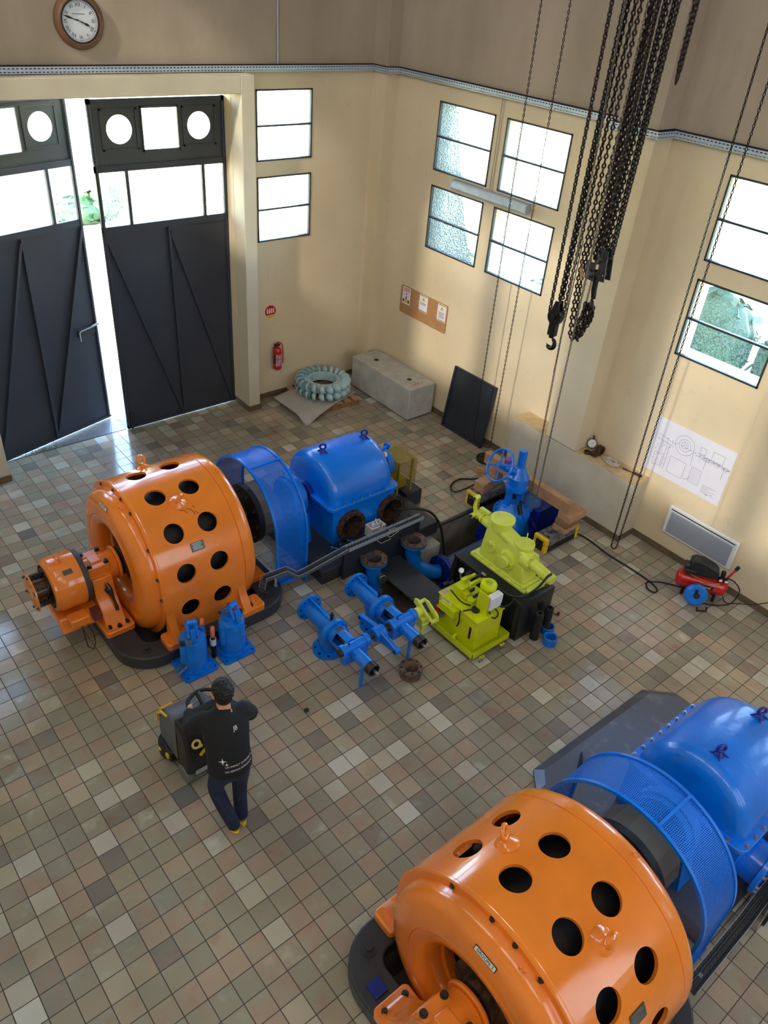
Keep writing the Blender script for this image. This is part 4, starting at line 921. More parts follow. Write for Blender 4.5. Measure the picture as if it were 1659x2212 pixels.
# governor cabinet, governor, hydraulic unit
t = thing('governor_cabinet', 'black steel cabinet carrying the pale yellow governor', 'cabinet', (6.22, 4.45, 0))
cab = MB().box(5.925, 3.90, 0, 6.51, 5.03, .60).build('body', BLACK, t, bevel=.006)
cut(cab, MB().box(5.8, 4.05, .06, 5.96, 4.92, .55))
MB().box(5.905, 3.90, .565, 5.925, 5.05, .605).box(5.90, 3.93, .03, 5.925, 3.97, .56).box(5.90, 5.0, .03, 5.925, 5.04, .56).build('door_channel', DSTEEL, t)
MB().tube([(6.25, 3.895, .46), (6.27, 3.885, .40), (6.30, 3.885, .36), (6.34, 3.895, .34)], .01).build('handle', RUBBER, t)
m = MB(); m.tube([(5.90, 5.02, .58), (5.86, 5.03, .4), (5.86, 5.0, .2), (5.9, 4.98, .05)], .008).tube([(5.90, 4.99, .58), (5.84, 5.0, .35), (5.85, 4.96, .12), (5.9, 4.9, .04)], .008); m.build('hanging_cable', RUBBER, t)
G = thing('governor', 'pale yellow cast governor housing bolted on top of the black cabinet', 'governor', (6.24, 4.48, .60))
m = MB(); m.prism(rrect(6.07, 4.02, 6.43, 4.95, .03), .60, .635).prism(rrect(6.10, 4.06, 6.40, 4.90, .03), .635, .66); m.build('base_flange', PALEY, G, bevel=.005)
for k in range(7):
    MB().bolt((6.085, 4.08 + .137 * k, .635), (0, 0, 1), .014, .024).build('base_bolt', PALEY, G)
for k in range(3): MB().bolt((6.41, 4.1 + .3 * k, .635), (0, 0, 1), .014, .024).build('base_bolt', PALEY, G)
m = MB(); A = [(6.115, 4.10, .655), (6.385, 4.10, .655), (6.385, 4.86, .655), (6.115, 4.86, .655)]; B = [(6.155, 4.20, 1.06), (6.345, 4.20, 1.06), (6.345, 4.82, 1.20), (6.155, 4.82, 1.20)]
m.add(A + B, [(0, 1, 2, 3), (4, 5, 6, 7), (0, 1, 5, 4), (1, 2, 6, 5), (2, 3, 7, 6), (3, 0, 4, 7)]); m.build('housing', PALEY, G, bevel=.035, seg=4)
m = MB(); m.lathe([(.13, 1.12), (.13, 1.215), (.155, 1.222), (.155, 1.25), (0, 1.25)], (6.25, 4.68, 0), (0, 0, 1), 40); m.build('round_cover', PALEY, G)
m = MB()
for k in range(5): m.bolt((6.25 + .1 * cos(k * 1.25), 4.68 + .1 * sin(k * 1.25), 1.25), (0, 0, 1), .008, .012)
m.build('cover_screw', PALEY, G)
m = MB(); m.lathe([(.11, 1.0), (.11, 1.085), (.125, 1.09), (.125, 1.115), (0, 1.115)], (6.26, 4.30, 0), (0, 0, 1), 32); m.build('stud_cover', PALEY, G)
for k in range(4): MB().cyl((6.26 + .09 * cos(k * 1.57 + .5), 4.30 + .09 * sin(k * 1.57 + .5), 1.11), (6.26 + .09 * cos(k * 1.57 + .5), 4.30 + .09 * sin(k * 1.57 + .5), 1.20), .008, n=8).build('stud', PALEY, G)
m = MB(); m.cyl((6.145, 4.70, .86), (6.115, 4.70, .86), .085, n=28).cyl((6.115, 4.70, .93), (6.085, 4.70, .93), .035, n=16); m.build('inspection_boss', PALEY, G, bevel=.006)
m = MB(); m.cyl((6.15, 4.42, .84), (6.10, 4.42, .84), .125, n=36).cyl((6.10, 4.42, .83), (6.055, 4.42, .83), .075, n=28); m.bcirc((6.10, 4.42, .84), (-1, 0, 0), .10, 6, .012, .018); m.build('side_cover', PALEY, G, bevel=.006)
m = MB(); m.cyl((6.24, 4.24, .95), (6.24, 4.12, .95), .12, n=30).cyl((6.24, 4.12, .94), (6.24, 3.80, .90), .068, n=28).cyl((6.24, 3.80, .90), (6.24, 3.79, .899), .06, n=28); m.bcirc((6.24, 4.12, .95), (0, -1, 0), .10, 6, .012, .02); m.build('servo_cylinder', PALEY, G, bevel=.006)
m = MB(); m.cyl((6.25, 4.84, 1.06), (6.25, 4.95, 1.07), .07, n=24).cyl((6.25, 4.95, 1.07), (6.25, 5.08, 1.08), .045, n=20).cyl((6.25, 4.97, 1.07), (6.25, 5.0, 1.07), .065, n=20); m.box(6.22, 5.04, 1.02, 6.28, 5.12, 1.12); m.box(6.26, 4.92, 1.12, 6.32, 5.08, 1.17); m.build('shaft_bearing', PALEY, G, bevel=.008)
m = MB(); m.tube([(6.24, 5.10, 1.08), (6.22, 5.12, 1.18), (6.23, 5.12, 1.30)], [.034, .024, .02], 12); m.cyl((6.19, 5.12, 1.31), (6.27, 5.12, 1.31), .03, n=16).cyl((6.16, 5.10, 1.07), (6.30, 5.10, 1.07), .03, n=16); m.build('crank_arm', PALEY, G)
m = MB(); m.cyl((6.15, 5.12, 1.31), (6.19, 5.12, 1.31), .018, n=12).sph((6.16, 5.16, 1.30), .022, 10).cyl((6.14, 5.10, 1.07), (6.16, 5.10, 1.07), .016); m.build('ball_joint', RUBBER, G)
m = MB(); m.box(6.12, 3.98, .60, 6.4, 4.05, .66).tube([(6.10, 3.99, .65), (6.20, 3.97, .66), (6.40, 3.99, .66)], .022).sph((6.1, 3.99, .66), .03, 12).sph((6.42, 3.98, .67), .035, 12).cyl((6.32, 3.98, .66), (6.32, 3.98, .72), .025); m.build('pipe_manifold', PALEY, G, bevel=.006)
text('cast_lettering', 'NEYRPIC', .05, PALEY, basis((6.145, 4.53, 1.075), (0, -1, -.2), (.15, 0, 1)), G, .006)
t = thing('hydraulic_hose', 'black hydraulic hose looping from the governor cylinder to the yellow unit', 'hose', (6.1, 4.1, .6))
def crom(pts, n=10):
    V = [Vector(p) for p in pts]; P = []
    for i in range(len(V) - 1):
        a = V[max(i - 1, 0)]; b = V[i]; c = V[i + 1]; d = V[min(i + 2, len(V) - 1)]
        for s in range(n):
            u = s / n; P.append(.5 * ((2 * b) + (c - a) * u + (2 * a - 5 * b + 4 * c - d) * u * u + (3 * b - a - 3 * c + d) * u ** 3))
    return P + [V[-1]]
MB().tube(crom([(6.23, 3.83, .97), (6.15, 3.82, .98), (6.05, 3.84, .86), (5.93, 3.92, .72), (5.88, 4.08, .64), (5.89, 4.3, .62), (5.91, 4.52, .63)]), .015).build('hose', RUBBER, t)
MB().cyl((6.24, 3.83, .955), (6.235, 3.83, 1.0), .014).cyl((5.91, 4.5, .63), (5.91, 4.57, .63), .02).build('fitting', STEEL, t)
MB().tube(crom([(6.3, 3.9, .84), (6.33, 3.88, .72), (6.28, 3.92, .64), (6.12, 3.95, .62)]), .006).build('thin_line', RUBBER, t)

U = thing('hydraulic_unit', 'bright yellow hydraulic power unit standing in a drip tray', 'hydraulic unit', (5.53, 4.34, 0))
m = MB(); x0, x1, y0, y1 = 5.215, 5.845, 3.935, 4.76
m.box(x0, y0, .07, x1, y1, .078); m.box(x0, y0, .07, x0 + .006, y1, .16).box(x1 - .006, y0, .07, x1, y1, .16).box(x0, y0, .07, x1, y0 + .006, .16).box(x0, y1 - .006, .07, x1, y1, .16); m.build('drip_tray', LIME, U)
for x, y in ((5.35, 3.92), (5.70, 3.92), (5.35, 4.78), (5.70, 4.78)):
    s = -1 if y < 4 else 1
    f = MB().box(x - .035, min(y, y + s * .03), .075, x + .035, max(y, y + s * .03), .085).build('foot_bracket', LIME, U); MB().cyl((x, y + s * .012, 0), (x, y + s * .012, .11), .007, n=8).box(x - .03, y + s * .012 - .01, 0, x + .03, y + s * .012 + .01, .006).build('levelling_bolt', STEEL, f)
m = MB(); m.box(5.30, 4.02, .08, 5.73, 4.66, .55); m.build('tank', LIME, U, bevel=.008)
MB().box(5.285, 4.01, .55, 5.745, 4.675, .562).build('tank_lid', LIME, U, bevel=.003)
m = MB(); m.prism([(4.34, .50), (4.34, .40), (4.60, .40), (4.60, .50)], 5.24, 5.30, 'x'); m.box(5.235, 4.36, .40, 5.30, 4.62, .41); m.build('side_shelf', LIME, U)
p = MB().box(5.296, 4.09, .24, 5.301, 4.125, .42).build('level_gauge', RUBBER, U, bevel=.004); p['label'] = 'black oil level gauge'
MB().box(5.295, 4.45, .50, 5.3, 4.62, .545).build('type_label', WHITE, U); text('label_print', 'hydraulique', .026, INK, basis((5.2945, 4.535, .522), (0, -1, 0), (0, 0, 1)), U)
MB().box(5.30, 4.60, .562, 5.40, 4.66, .565).build('warning_label', M('red_white_label', (206, 160, 170), .5), U)
m = MB(); m.cyl((5.60, 4.20, .56), (5.60, 4.20, .60), .10, n=24).cyl((5.60, 4.20, .60), (5.60, 4.20, .84), .088, n=32)
for k in range(24): a = 2 * PI * k / 24; m.box(.085, -.003, .62, .097, .003, .82, Matrix.Translation((5.60, 4.20, 0)) @ Matrix.Rotation(a, 4, 'Z'))
m.build('motor', LIME, U)
m = MB(); m.lathe([(.098, .83), (.098, .87), (.085, .89), (.05, .9), (.048, .896), (0, .896)], (5.60, 4.20, 0), (0, 0, 1), 32); m.build('fan_cowl', LIME, U)
m = MB()
for k in range(10): a = PI * k / 5; m.box(.012, -.003, .8965, .044, .003, .8985, Matrix.Translation((5.60, 4.20, 0)) @ Matrix.Rotation(a, 4, 'Z'))
m.build('fan_slots', M('fan_slot_green', (120, 150, 40), .5), U)
MB().box(5.44, 4.04, .56, 5.455, 4.20, .86).build('box_bracket', LIME, U)
j = MB().box(5.47, 4.02, .64, 5.66, 4.10, .83).build('junction_box', WHITE, U, bevel=.008)
MB().box(5.475, 4.012, .70, 5.655, 4.02, .825).build('box_lid', PAPER, j)
m = MB(); m.cyl((5.52, 4.06, .64), (5.52, 4.06, .61), .014).cyl((5.60, 4.06, .64), (5.60, 4.06, .60), .014); m.tube(crom([(5.52, 4.06, .61), (5.53, 4.03, .53), (5.58, 4.0, .50), (5.62, 4.0, .55), (5.60, 4.05, .61)]), .008).tube(crom([(5.66, 4.06, .62), (5.74, 4.03, .57), (5.82, 3.99, .63), (5.86, 4.02, .76)]), .011); m.build('motor_cable', RUBBER, U)
m = MB(); m.cyl((5.42, 4.18, .56), (5.42, 4.18, .60), .05, n=24); m.build('filler_cap', RUBBER, U, bevel=.006)
m = MB(); m.cyl((5.46, 4.30, .56), (5.46, 4.30, .62), .04, n=20).cyl((5.46, 4.30, .62), (5.46, 4.30, .635), .05, n=20); m.build('filter_housing', LIME, U)
m = MB(); m.box(5.42, 4.43, .56, 5.56, 4.56, .70).box(5.44, 4.36, .58, 5.52, 4.43, .66).box(5.50, 4.50, .70, 5.64, 4.55, .76).box(5.53, 4.40, .70, 5.72, 4.44, .75).cyl((5.64, 4.52, .73), (5.72, 4.52, .73), .025).cyl((5.68, 4.42, .725), (5.76, 4.40, .725), .02); m.build('valve_block', LIME, U, bevel=.006)
m = MB(); gp = Vector((5.56, 4.62, .80)); gv = Vector((-.3, -.7, .6)).normalized(); m.cyl(gp, gp + gv * .03, .034, n=20).cyl((5.56, 4.60, .70), gp, .01, n=8); gg = m.build('pressure_gauge', STEEL, U); MB().cyl(gp + gv * .031, gp + gv * .032, .028, n=20).build('gauge_face', WHITE, gg)
m = MB()
for a, b, c in ((5.40, 4.70, .60), (5.44, 4.66, .62), (5.48, 4.36, .70), (5.46, 4.28, .68), (5.52, 4.26, .72), (5.60, 4.56, .76), (5.66, 4.46, .76)): m.cyl((a, b, c), (a + .03, b - .02, c + .03), .02, n=10).sph((a + .035, b - .02, c + .035), .018, 8)
m.tube(crom([(5.42, 4.6, .58), (5.38, 4.5, .60), (5.36, 4.35, .60), (5.42, 4.26, .58)]), .008).tube(crom([(5.30, 4.30, .56), (5.27, 4.28, .52), (5.27, 4.27, .40), (5.28, 4.30, .30)]), .009).tube(crom([(5.42, 4.18, .585), (5.36, 4.22, .58), (5.29, 4.26, .56)]), .009); m.build('solenoid_valves', RUBBER, U)
m = MB(); m.cyl((5.30, 4.55, .30), (5.24, 4.55, .30), .035, n=16).cyl((5.24, 4.55, .30), (5.22, 4.55, .30), .028, n=16); m.build('return_fitting', STEEL, U)
m = MB(); m.cyl((5.30, 4.30, .16), (5.24, 4.30, .15), .02, n=10).cyl((5.25, 4.30, .15), (5.24, 4.27, .11), .022, n=10); m.build('drain_cock', LIME, U)
MB().box(5.255, 4.60, .30, 5.30, 4.66, .38).build('socket', RED, U)

# rubber bellows, rings, brass rod
def bellows(x, y, h, label):
    t = thing('bellows', label, 'bellows', (x, y, 0), 'black ribbed rubber sleeves'); pr = [(.03, 0), (.045, 0)]
    n = int(h / .024)
    for k in range(n): z = .008 + k * .024; pr += [(.055, z + .004), (.055, z + .012), (.044, z + .018)]
    pr += [(.048, h - .01), (.05, h), (.022, h), (.022, h - .05)]
    MB().lathe(pr, (x, y, 0), (0, 0, 1), 28).build('ribbed_sleeve', RUBBER, t); MB().cyl((x, y, h - .06), (x, y, h - .05), .024).build('bore', BLACK, t)
bellows(6.165, 3.80, .42, 'black ribbed rubber bellows standing nearest the cabinet corner')
bellows(6.40, 3.83, .36, 'black ribbed rubber bellows standing in the blue ring')
t = tag(MB().ring((6.40, 3.79, 0), (6.40, 3.79, .09), .085, .068, 32).build('blue_ring', BLUE2, bevel=.004), 'blue ring on the floor around the right bellows', 'ring', 'blue rings by the cabinet')
t = tag(MB().ring((6.265, 3.635, 0), (6.265, 3.635, .11), .088, .066, 32).build('blue_ring', BLUE2, bevel=.004), 'open blue ring standing alone in front of the bellows', 'ring', 'blue rings by the cabinet')
t = thing('brass_rod', 'thin brass rod with a black end lying behind the cabinet corner', 'rod', (6.68, 4.0, .03)); MB().cyl((6.60, 4.25, .02), (6.74, 3.90, .02), .014).build('rod', BRASS, t); MB().cyl((6.74, 3.91, .025), (6.75, 3.885, .025), .025).build('end_cap', RUBBER, t)
# loose bolts and a polystyrene box by the open nozzles
random.seed(5)
t_b = []
for k in range(22):
    x = 4.98 + random.uniform(0, .42); y = 6.20 + random.uniform(0, .18); z = .232 + (.04 if k % 3 == 0 else 0); a = random.uniform(0, 6.3); d = Vector((cos(a), sin(a), random.uniform(-.1, .15)))
    m = MB(); p = Vector((x, y, z)); m.cyl(p - d * .04, p + d * .03, .011, n=8).cyl(p + d * .03, p + d * .046, .02, n=6)
    tag(m.build('loose_bolt', BLUE2 if k % 4 == 0 else DSTEEL), 'loose steel bolt in the heap under the left open nozzle port', 'bolt', 'loose bolts under the left nozzle')
for k in range(12):
    x = 5.92 + random.uniform(0, .40); y = 6.20 + random.uniform(0, .18); z = .232 + (.04 if k % 3 == 0 else 0); a = random.uniform(0, 6.3); d = Vector((cos(a), sin(a), .1))
    m = MB(); p = Vector((x, y, z)); m.cyl(p - d * .04, p + d * .03, .010, n=8).cyl(p + d * .03, p + d * .046, .018, n=6)
    tag(m.build('loose_bolt', DSTEEL), 'loose steel bolt in the heap under the right open nozzle port', 'bolt', 'loose bolts under the right nozzle')
t = thing('foam_box', 'white polystyrene box with crumpled paper between the two nozzle ports', 'box', (5.68, 6.33, .205))
b = MB().box(5.56, 6.25, .205, 5.80, 6.41, .37).build('box', WHITE, t); cut(b, MB().box(5.585, 6.275, .24, 5.775, 6.385, .5).box(5.70, 6.15, .31, 5.74, 6.30, .5))
m = MB()
for k in range(14):
    c = Vector((5.60 + .18 * random.random(), 6.28 + .1 * random.random(), .33 + .06 * random.random())); u = Vector((random.uniform(-1, 1), random.uniform(-1, 1), random.uniform(-1, 1))) * .04; v = Vector((random.uniform(-1, 1), random.uniform(-1, 1), random.uniform(-1, 1))) * .04
    m.add([c - u, c + v, c + u, c - v], [(0, 1, 2), (0, 2, 3)])
m.build('crumpled_paper', PAPER, t, smooth=5)

# gate valve in the trench
GV = thing('gate_valve', 'tall blue gate valve with handwheel standing in the trench by the timbers', 'valve', (7.72, 5.66, -.85))
x, y = 7.72, 5.66
m = MB(); m.cyl((7.36, y, -.24), (7.46, y, -.24), .30, n=40); m.bcirc((7.36, y, -.24), (-1, 0, 0), .26, 12, .02, .03); m.build('pipe_flange', DBLUE, GV); MB().cyl((8.0, y, -.24), (8.06, y, -.24), .30, n=40).build('pipe_flange', DBLUE, GV)
m = MB(); m.cyl((7.46, y, -.24), (8.0, y, -.24), .2, n=36).lathe([(0, -.5), (.22, -.45), (.27, -.2), (.26, 0), (.22, .10), (.18, .14)], (x, y, 0), (0, 0, 1), 36).box(x - .14, y - .16, -.85, x + .14, y + .16, -.4); m.build('body', BLUE2, GV)
m = MB(); m.cyl((x, y, .13), (x, y, .17), .27, n=40).cyl((x, y, .175), (x, y, .21), .27, n=40); m.bcirc((x, y, .21), (0, 0, 1), .235, 14, .017, .035); m.build('bonnet_flange', BLUE2, GV)
m = MB(); m.lathe([(.24, .2), (.2, .26), (.13, .32), (.09, .36), (.085, .42), (0, .42)], (x, y, 0), (0, 0, 1), 36); m.build('bonnet', BLUE2, GV)
m = MB()
for s in (-1, 1): m.cyl((x + s * .10, y - s * .03, .24), (x + s * .085, y - s * .03, .62), .034, n=16).cyl((x + s * .10, y - s * .03, .24), (x + s * .10, y - s * .03, .33), .055, n=16).box(x + s * .095 - .03, y - s * .03 - .05, .28, x + s * .095 + .03, y - s * .03 + .05, .62)
m.build('yoke', BLUE, GV, bevel=.008)
MB().cyl((x, y, .40), (x, y, .68), .03, n=14).build('stem', DSTEEL, GV)
m = MB(); m.lathe([(0, .60), (.165, .60), (.165, .655), (.14, .665), (.14, .76), (.152, .765), (.152, .80), (.14, .81), (.072, .95), (.06, .96), (0, .96)], (x, y, 0), (0, 0, 1), 28); m.bcirc((x, y, .655), (0, 0, 1), .145, 8, .012, .02); m.build('gearbox', BLUE, GV)
MB().cyl((x, y, .95), (x, y, 1.21), .062, n=28).cyl((x, y, 1.21), (x, y, 1.225), .056, n=28).build('stem_cover', BLUE, GV)
d = Vector((-.36, .10, .22)).normalized(); h0 = Vector((x, y, .84)); hc = h0 + d * .42; m = MB(); m.cyl(h0 + d * .08, h0 + d * .34, .05, n=20).cyl(h0 + d * .3, hc + d * .02, .028, n=14).box(-.06, -.06, -.02, .06, .06, .1, basis(h0 + d * .1, d, (0, 0, 1))); m.build('gear_input', BLUE, GV, bevel=.006)
w = MB(); wd = Vector((-.75, -.05, .25)).normalized(); wd = d; w.torus(hc, wd, .235, .017, 48, 10); u, v, _ = frame(wd); w.cyl(hc - wd * .03, hc + wd * .035, .034, n=16)
for k in range(4): a = k * PI / 2 + .5; w.tube([hc + (u * cos(a) + v * sin(a)) * .03, hc + (u * cos(a) + v * sin(a)) * .235], .012, 8)
w.build('handwheel', BLUE, GV)
MB().cyl((x - .12, y - .2, .45), (x - .1, y - .24, .32), .035, n=12).cyl((x - .1, y - .2, .52), (x - .1, y - .22, .36), .025, n=10).build('limit_switch', DSTEEL, GV)
t = thing('pipe_elbow', 'deep blue box flange section behind the gate valve against the pier', 'pipe', (8.25, 5.62, -.85)); m = MB(); m.box(8.06, 5.42, -.8, 8.58, 5.86, .18); m.build('box_section', DBLUE, t, bevel=.01); MB().cyl((8.15, 5.62, .1), (8.15, 5.62, .42), .12, n=24).build('air_vessel', M('pale_blue_vessel', (92, 132, 186), .5), t)
# striped support blocks and timbers
def sblock(x0, x1, y0, y1, label):
    t = thing('support_block', label, 'block', ((x0 + x1) / 2, (y0 + y1) / 2, 0), 'grey support blocks with yellow ends')
    b = MB().box(x0 + .05, y0, .03, x1 - .05, y1, .235).build('block', GREYB, t, bevel=.012)
    c = MB().prism(rrect(x0 + .17, (y0 + y1) / 2 - .04, x0 + .30, (y0 + y1) / 2 + .04, .03), .15, .4).prism(rrect(x1 - .30, (y0 + y1) / 2 - .04, x1 - .17, (y0 + y1) / 2 + .04, .03), .15, .4)
    for xx in (x0 + .1,):
        for yy in (y0 + .06, y1 - .06): c.cyl((xx, yy, .15), (xx, yy, .4), .022, n=14)
    cut(b, c)
    MB().box(x0 + .05, y0 - .004, .0, x1 - .05, y1 + .004, .10).build('rubber_skirt', RUBBER, t, bevel=.004)
    for a, s in ((x0, 1), (x1, -1)):
        for k in range(2): MB().box(min(a, a + s * .06), y0 - .008, .0 + .125 * k, max(a, a + s * .06), y1 + .008, .11 + .125 * k).build('yellow_end', YELLOW, t, bevel=.01)
        MB().box(min(a - s * .012, a + s * .05), y0 + .05, .03, max(a - s * .012, a + s * .05), y1 - .05, .19).build('end_slot', RUBBER, t)
    return t
sblock(7.50, 8.20, 6.14, 6.38, 'grey support block with yellow ends behind the gate valve, left of the trench')
sblock(7.55, 8.27, 4.84, 5.06, 'grey support block with yellow ends in front of the pier, carrying stacked timbers')
def timber(label, x0, y0, z0, x1, y1, z1, mat=WOOD, rz=0):
    c = Vector(((x0 + x1) / 2, (y0 + y1) / 2, (z0 + z1) / 2)); R = Matrix.Translation(c) @ Matrix.Rotation(rz, 4, 'Z')
    return tag(MB().box(x0 - c.x, y0 - c.y, z0 - c.z, x1 - c.x, y1 - c.y, z1 - c.z, R).build('timber_block', mat, bevel=.005), label, 'timber', 'timbers around the gate valve')
timber('lowest short timber on the right support block', 7.86, 4.80, .236, 8.20, 5.02, .31, WOOD, .05)
timber('short timber second from the bottom on the right support block', 7.88, 4.80, .312, 8.22, 5.01, .41, WOOD2, .03)
timber('top short timber under the end of the long beam', 7.90, 4.78, .412, 8.26, 5.0, .52, WOOD, -.02)
timber('long timber beam bridging over the trench beside the gate valve', 7.915, 4.86, .522, 8.03, 6.5, .70, WOOD)
timber('timber block under the handwheel on the left support block', 7.60, 6.17, .236, 7.86, 6.35, .40, WOOD, .1)
timber('timber block under the far end of the long beam', 7.90, 6.22, .236, 8.09, 6.36, .52, WOOD, 0)
tag(MB().prism(rrect(7.91, 6.02, 8.03, 6.12, .03), .701, .79).build('purple_block', PURPLE, bevel=.01), 'small purple plastic pad on top of the long timber beam', 'pad')
t = thing('blank_flange', 'dark grey blank flange lying on the tiles near the leaning panel', 'flange', (8.66, 7.08, 0)); hol = MB(); m = MB(); flange(m, (8.66, 7.08, .03), (0, 0, 1), .155, .05, .05, 10, hol); m.build('disc', DSTEEL, t); hol.build('bolt_holes', BLACK, t); MB().box(8.60, 7.06, .055, 8.72, 7.1, .062).build('strap', BLACK, t)
t = thing('cable_coil', 'black cable coiled loosely on the floor left of the handwheel', 'cable', (7.7, 6.7, 0)); MB().tube(crom([(7.62, 6.36, .3), (7.55, 6.45, .2), (7.5, 6.62, .06), (7.62, 6.82, .02), (7.86, 6.88, .02), (8.05, 6.75, .03), (8.1, 6.5, .2), (8.02, 6.38, .45)]), .013).build('cable', RUBBER, t)
t = thing('plank', 'short pale plank leaning on the cable behind the handwheel', 'plank', (8.2, 6.7, 0)); MB().box(-.04, -.16, 0, .04, .16, .05, Matrix.Translation((8.3, 6.75, .05)) @ Matrix.Rotation(.5, 4, 'Z') @ Matrix.Rotation(.2, 4, 'X')).build('board', WOOD, t)
t = thing('rubber_hose', 'thick black hose running from the right open nozzle port down into the trench', 'hose', (6.4, 6.2, .3)); MB().tube(crom([(6.03, 6.55, .44), (6.06, 6.33, .47), (6.22, 6.2, .50), (6.45, 6.08, .42), (6.58, 5.98, .2), (6.62, 5.9, -.1), (6.65, 5.85, -.4)]), .018).build('hose', RUBBER, t)
t = thing('air_hose', 'black air hose lying across the tiles from the trench to the red compressor', 'hose', (8.4, 4, 0)); MB().tube(crom([(8.3, 5.0, .012), (8.36, 4.72, .012), (8.32, 4.3, .012), (8.33, 3.95, .012), (8.32, 3.62, .012), (8.27, 3.45, .013), (8.18, 3.42, .014), (8.16, 3.52, .016), (8.26, 3.60, .022), (8.40, 3.50, .03), (8.50, 3.32, .05), (8.47, 3.18, .12), (8.46, 3.09, .15)]), .011).build('hose', RUBBER, t)
tag(MB().sph((3.27, 4.49, .02), .03, 10, sc=(1, .8, .6)).build('rubber_grommet', RUBBER), 'small black rubber grommet lying alone on the open tiles', 'grommet')
# ================================================================== WALL FITTINGS AND THINGS BY THE WALLS
def wx(y, z, d=0): return Vector((XR - .003 - d, y, z))
# clock
CK = thing('wall_clock', 'round brown-rimmed wall clock with black roman numerals', 'clock', (4.20, 10.79, 5.735)); co = Vector((4.20, 10.795, 5.735)); dn = Vector((0, -1, 0))
m = MB(); m.lathe([(.30, 0), (.302, .03), (.285, .055), (.265, .06), (.25, .075), (.238, .075), (.232, .05), (.232, .02), (0, .02), (0, 0)], co, dn, 56); m.build('rim', M('clock_case_wood', (112, 78, 52), .45, var=.15, scale=10), CK)
m = MB(); m.ring(co + dn * .05, co + dn * .068, .238, .218, 48); m.build('bezel', BLACK, CK)
MB().cyl(co + dn * .02, co + dn * .03, .225, n=48).build('dial', M('enamel_dial', (214, 222, 232), .35, var=.02), CK)
def ck(r, a): a = math.radians(a); return co + dn * .0305 + Vector((r * sin(a), 0, r * cos(a)))
m = MB()
for k in range(60):
    a = 6 * k; b = basis(ck(.203, a), (cos(math.radians(a)), 0, -sin(math.radians(a))), (sin(math.radians(a)), 0, cos(math.radians(a)))); w = .004 if k % 5 == 0 else .0022
    m.box(-w, -.007, 0, w, .007, .001, b)
m.build('minute_marks', INK, CK)
for k, s in enumerate(('XII', 'I', 'II', 'III', 'IIII', 'V', 'VI', 'VII', 'VIII', 'IX', 'X', 'XI')):
    a = math.radians(30 * k); text('numeral', s, .055, INK, basis(ck(.165, 30 * k), (cos(a), 0, -sin(a)), (sin(a), 0, cos(a))), CK)
text('dial_lettering', 'ELECTRIQUE BRILLIE', .017, INK, basis(ck(.07, 0), (1, 0, 0), (0, 0, 1)), CK)
def hand(name, L, a, w, h):
    ra = math.radians(a); b = basis(co + dn * h, (cos(ra), 0, -sin(ra)), (sin(ra), 0, cos(ra)))
    MB().prism([(-w * .4, -.045), (w * .4, -.045), (w * .5, .0), (w * .35, L * .4), (w, L * .62), (w * .8, L * .78), (0, L), (-w * .8, L * .78), (-w, L * .62), (-w * .35, L * .4), (-w * .5, 0)], 0, .003, M=b).build(name, INK, CK)
hand('minute_hand', .20, 287, .012, .036); hand('hour_hand', .135, 113.6, .014, .040)
MB().cyl(co + dn * .03, co + dn * .046, .012).build('arbor', BRASS, CK)
# conduit on the upper wall by the clock
tag(MB().cyl((7.02, 10.785, 5.27), (7.02, 10.785, 7.4), .012, n=10).build('conduit', GALV), 'thin grey vertical conduit rising from the tray right of the clock', 'conduit')
# extinguisher and its sign
E_ = thing('fire_extinguisher', 'red fire extinguisher hung on the wall right of the doors', 'extinguisher', (6.95, 10.70, .56))
m = MB(); m.lathe([(0, .565), (.06, .565), (.073, .58), (.075, .60), (.075, .90), (.062, .95), (.035, .975), (0, .98)], (6.95, 10.71, 0), (0, 0, 1), 32); m.build('cylinder', RED, E_)
m = MB(); m.cyl((6.95, 10.71, .97), (6.95, 10.71, 1.0), .022, n=14); m.build('neck', BRASS, E_)
m = MB(); m.tube(crom([(6.92, 10.71, 1.0), (6.94, 10.70, 1.06), (7.0, 10.68, 1.05), (7.03, 10.67, .98), (7.035, 10.66, .8), (7.03, 10.66, .68)]), .011); m.build('hose', RED, E_)
m = MB(); m.box(6.90, 10.68, 1.0, 6.99, 10.74, 1.03).box(6.86, 10.67, .70, 6.885, 10.69, .80).tube([(6.87, 10.68, .80), (6.88, 10.66, .86)], .01); m.build('trigger', RUBBER, E_)
lb = MB(); lb.lathe([(.0757, .64), (.0757, .86)], (6.95, 10.71, 0), (0, 0, 1), 14, a0=math.radians(215 + 90), a1=math.radians(325 + 90)); lab = lb.build('label', M('extinguisher_label', (176, 90, 100), .5, rgb2=(206, 200, 206), scale=55, thr=.55), E_)
text('label_print', 'EAU', .035, WHITE, basis((6.955, 10.6335, .735), (1, 0, 0), (0, 0, 1)), E_)
MB().box(6.92, 10.77, .7, 6.98, 10.8, .95).build('bracket', BLACK, E_)
S = thing('safety_sign', 'small round red and white fire extinguisher sign above the extinguisher', 'sign', (6.87, 10.795, 1.6))
MB().cyl((6.87, 10.797, 1.605), (6.87, 10.792, 1.605), .105, n=36).build('disc', RED, S)
m = MB()
for k in range(4): m.box(6.795 + k * .04, 10.79, 1.575, 6.82 + k * .04, 10.7915, 1.65).box(6.801 + k * .04, 10.79, 1.65, 6.812 + k * .04, 10.7915, 1.665)
m.build('pictograms', WHITE, S)
P = [(6.87 + .1 * cos(math.radians(a)), 1.605 + .1 * sin(math.radians(a))) for a in range(215, 326, 10)]
MB().prism(P, 10.790, 10.7915, 'y').build('yellow_band', YELLOW, S)
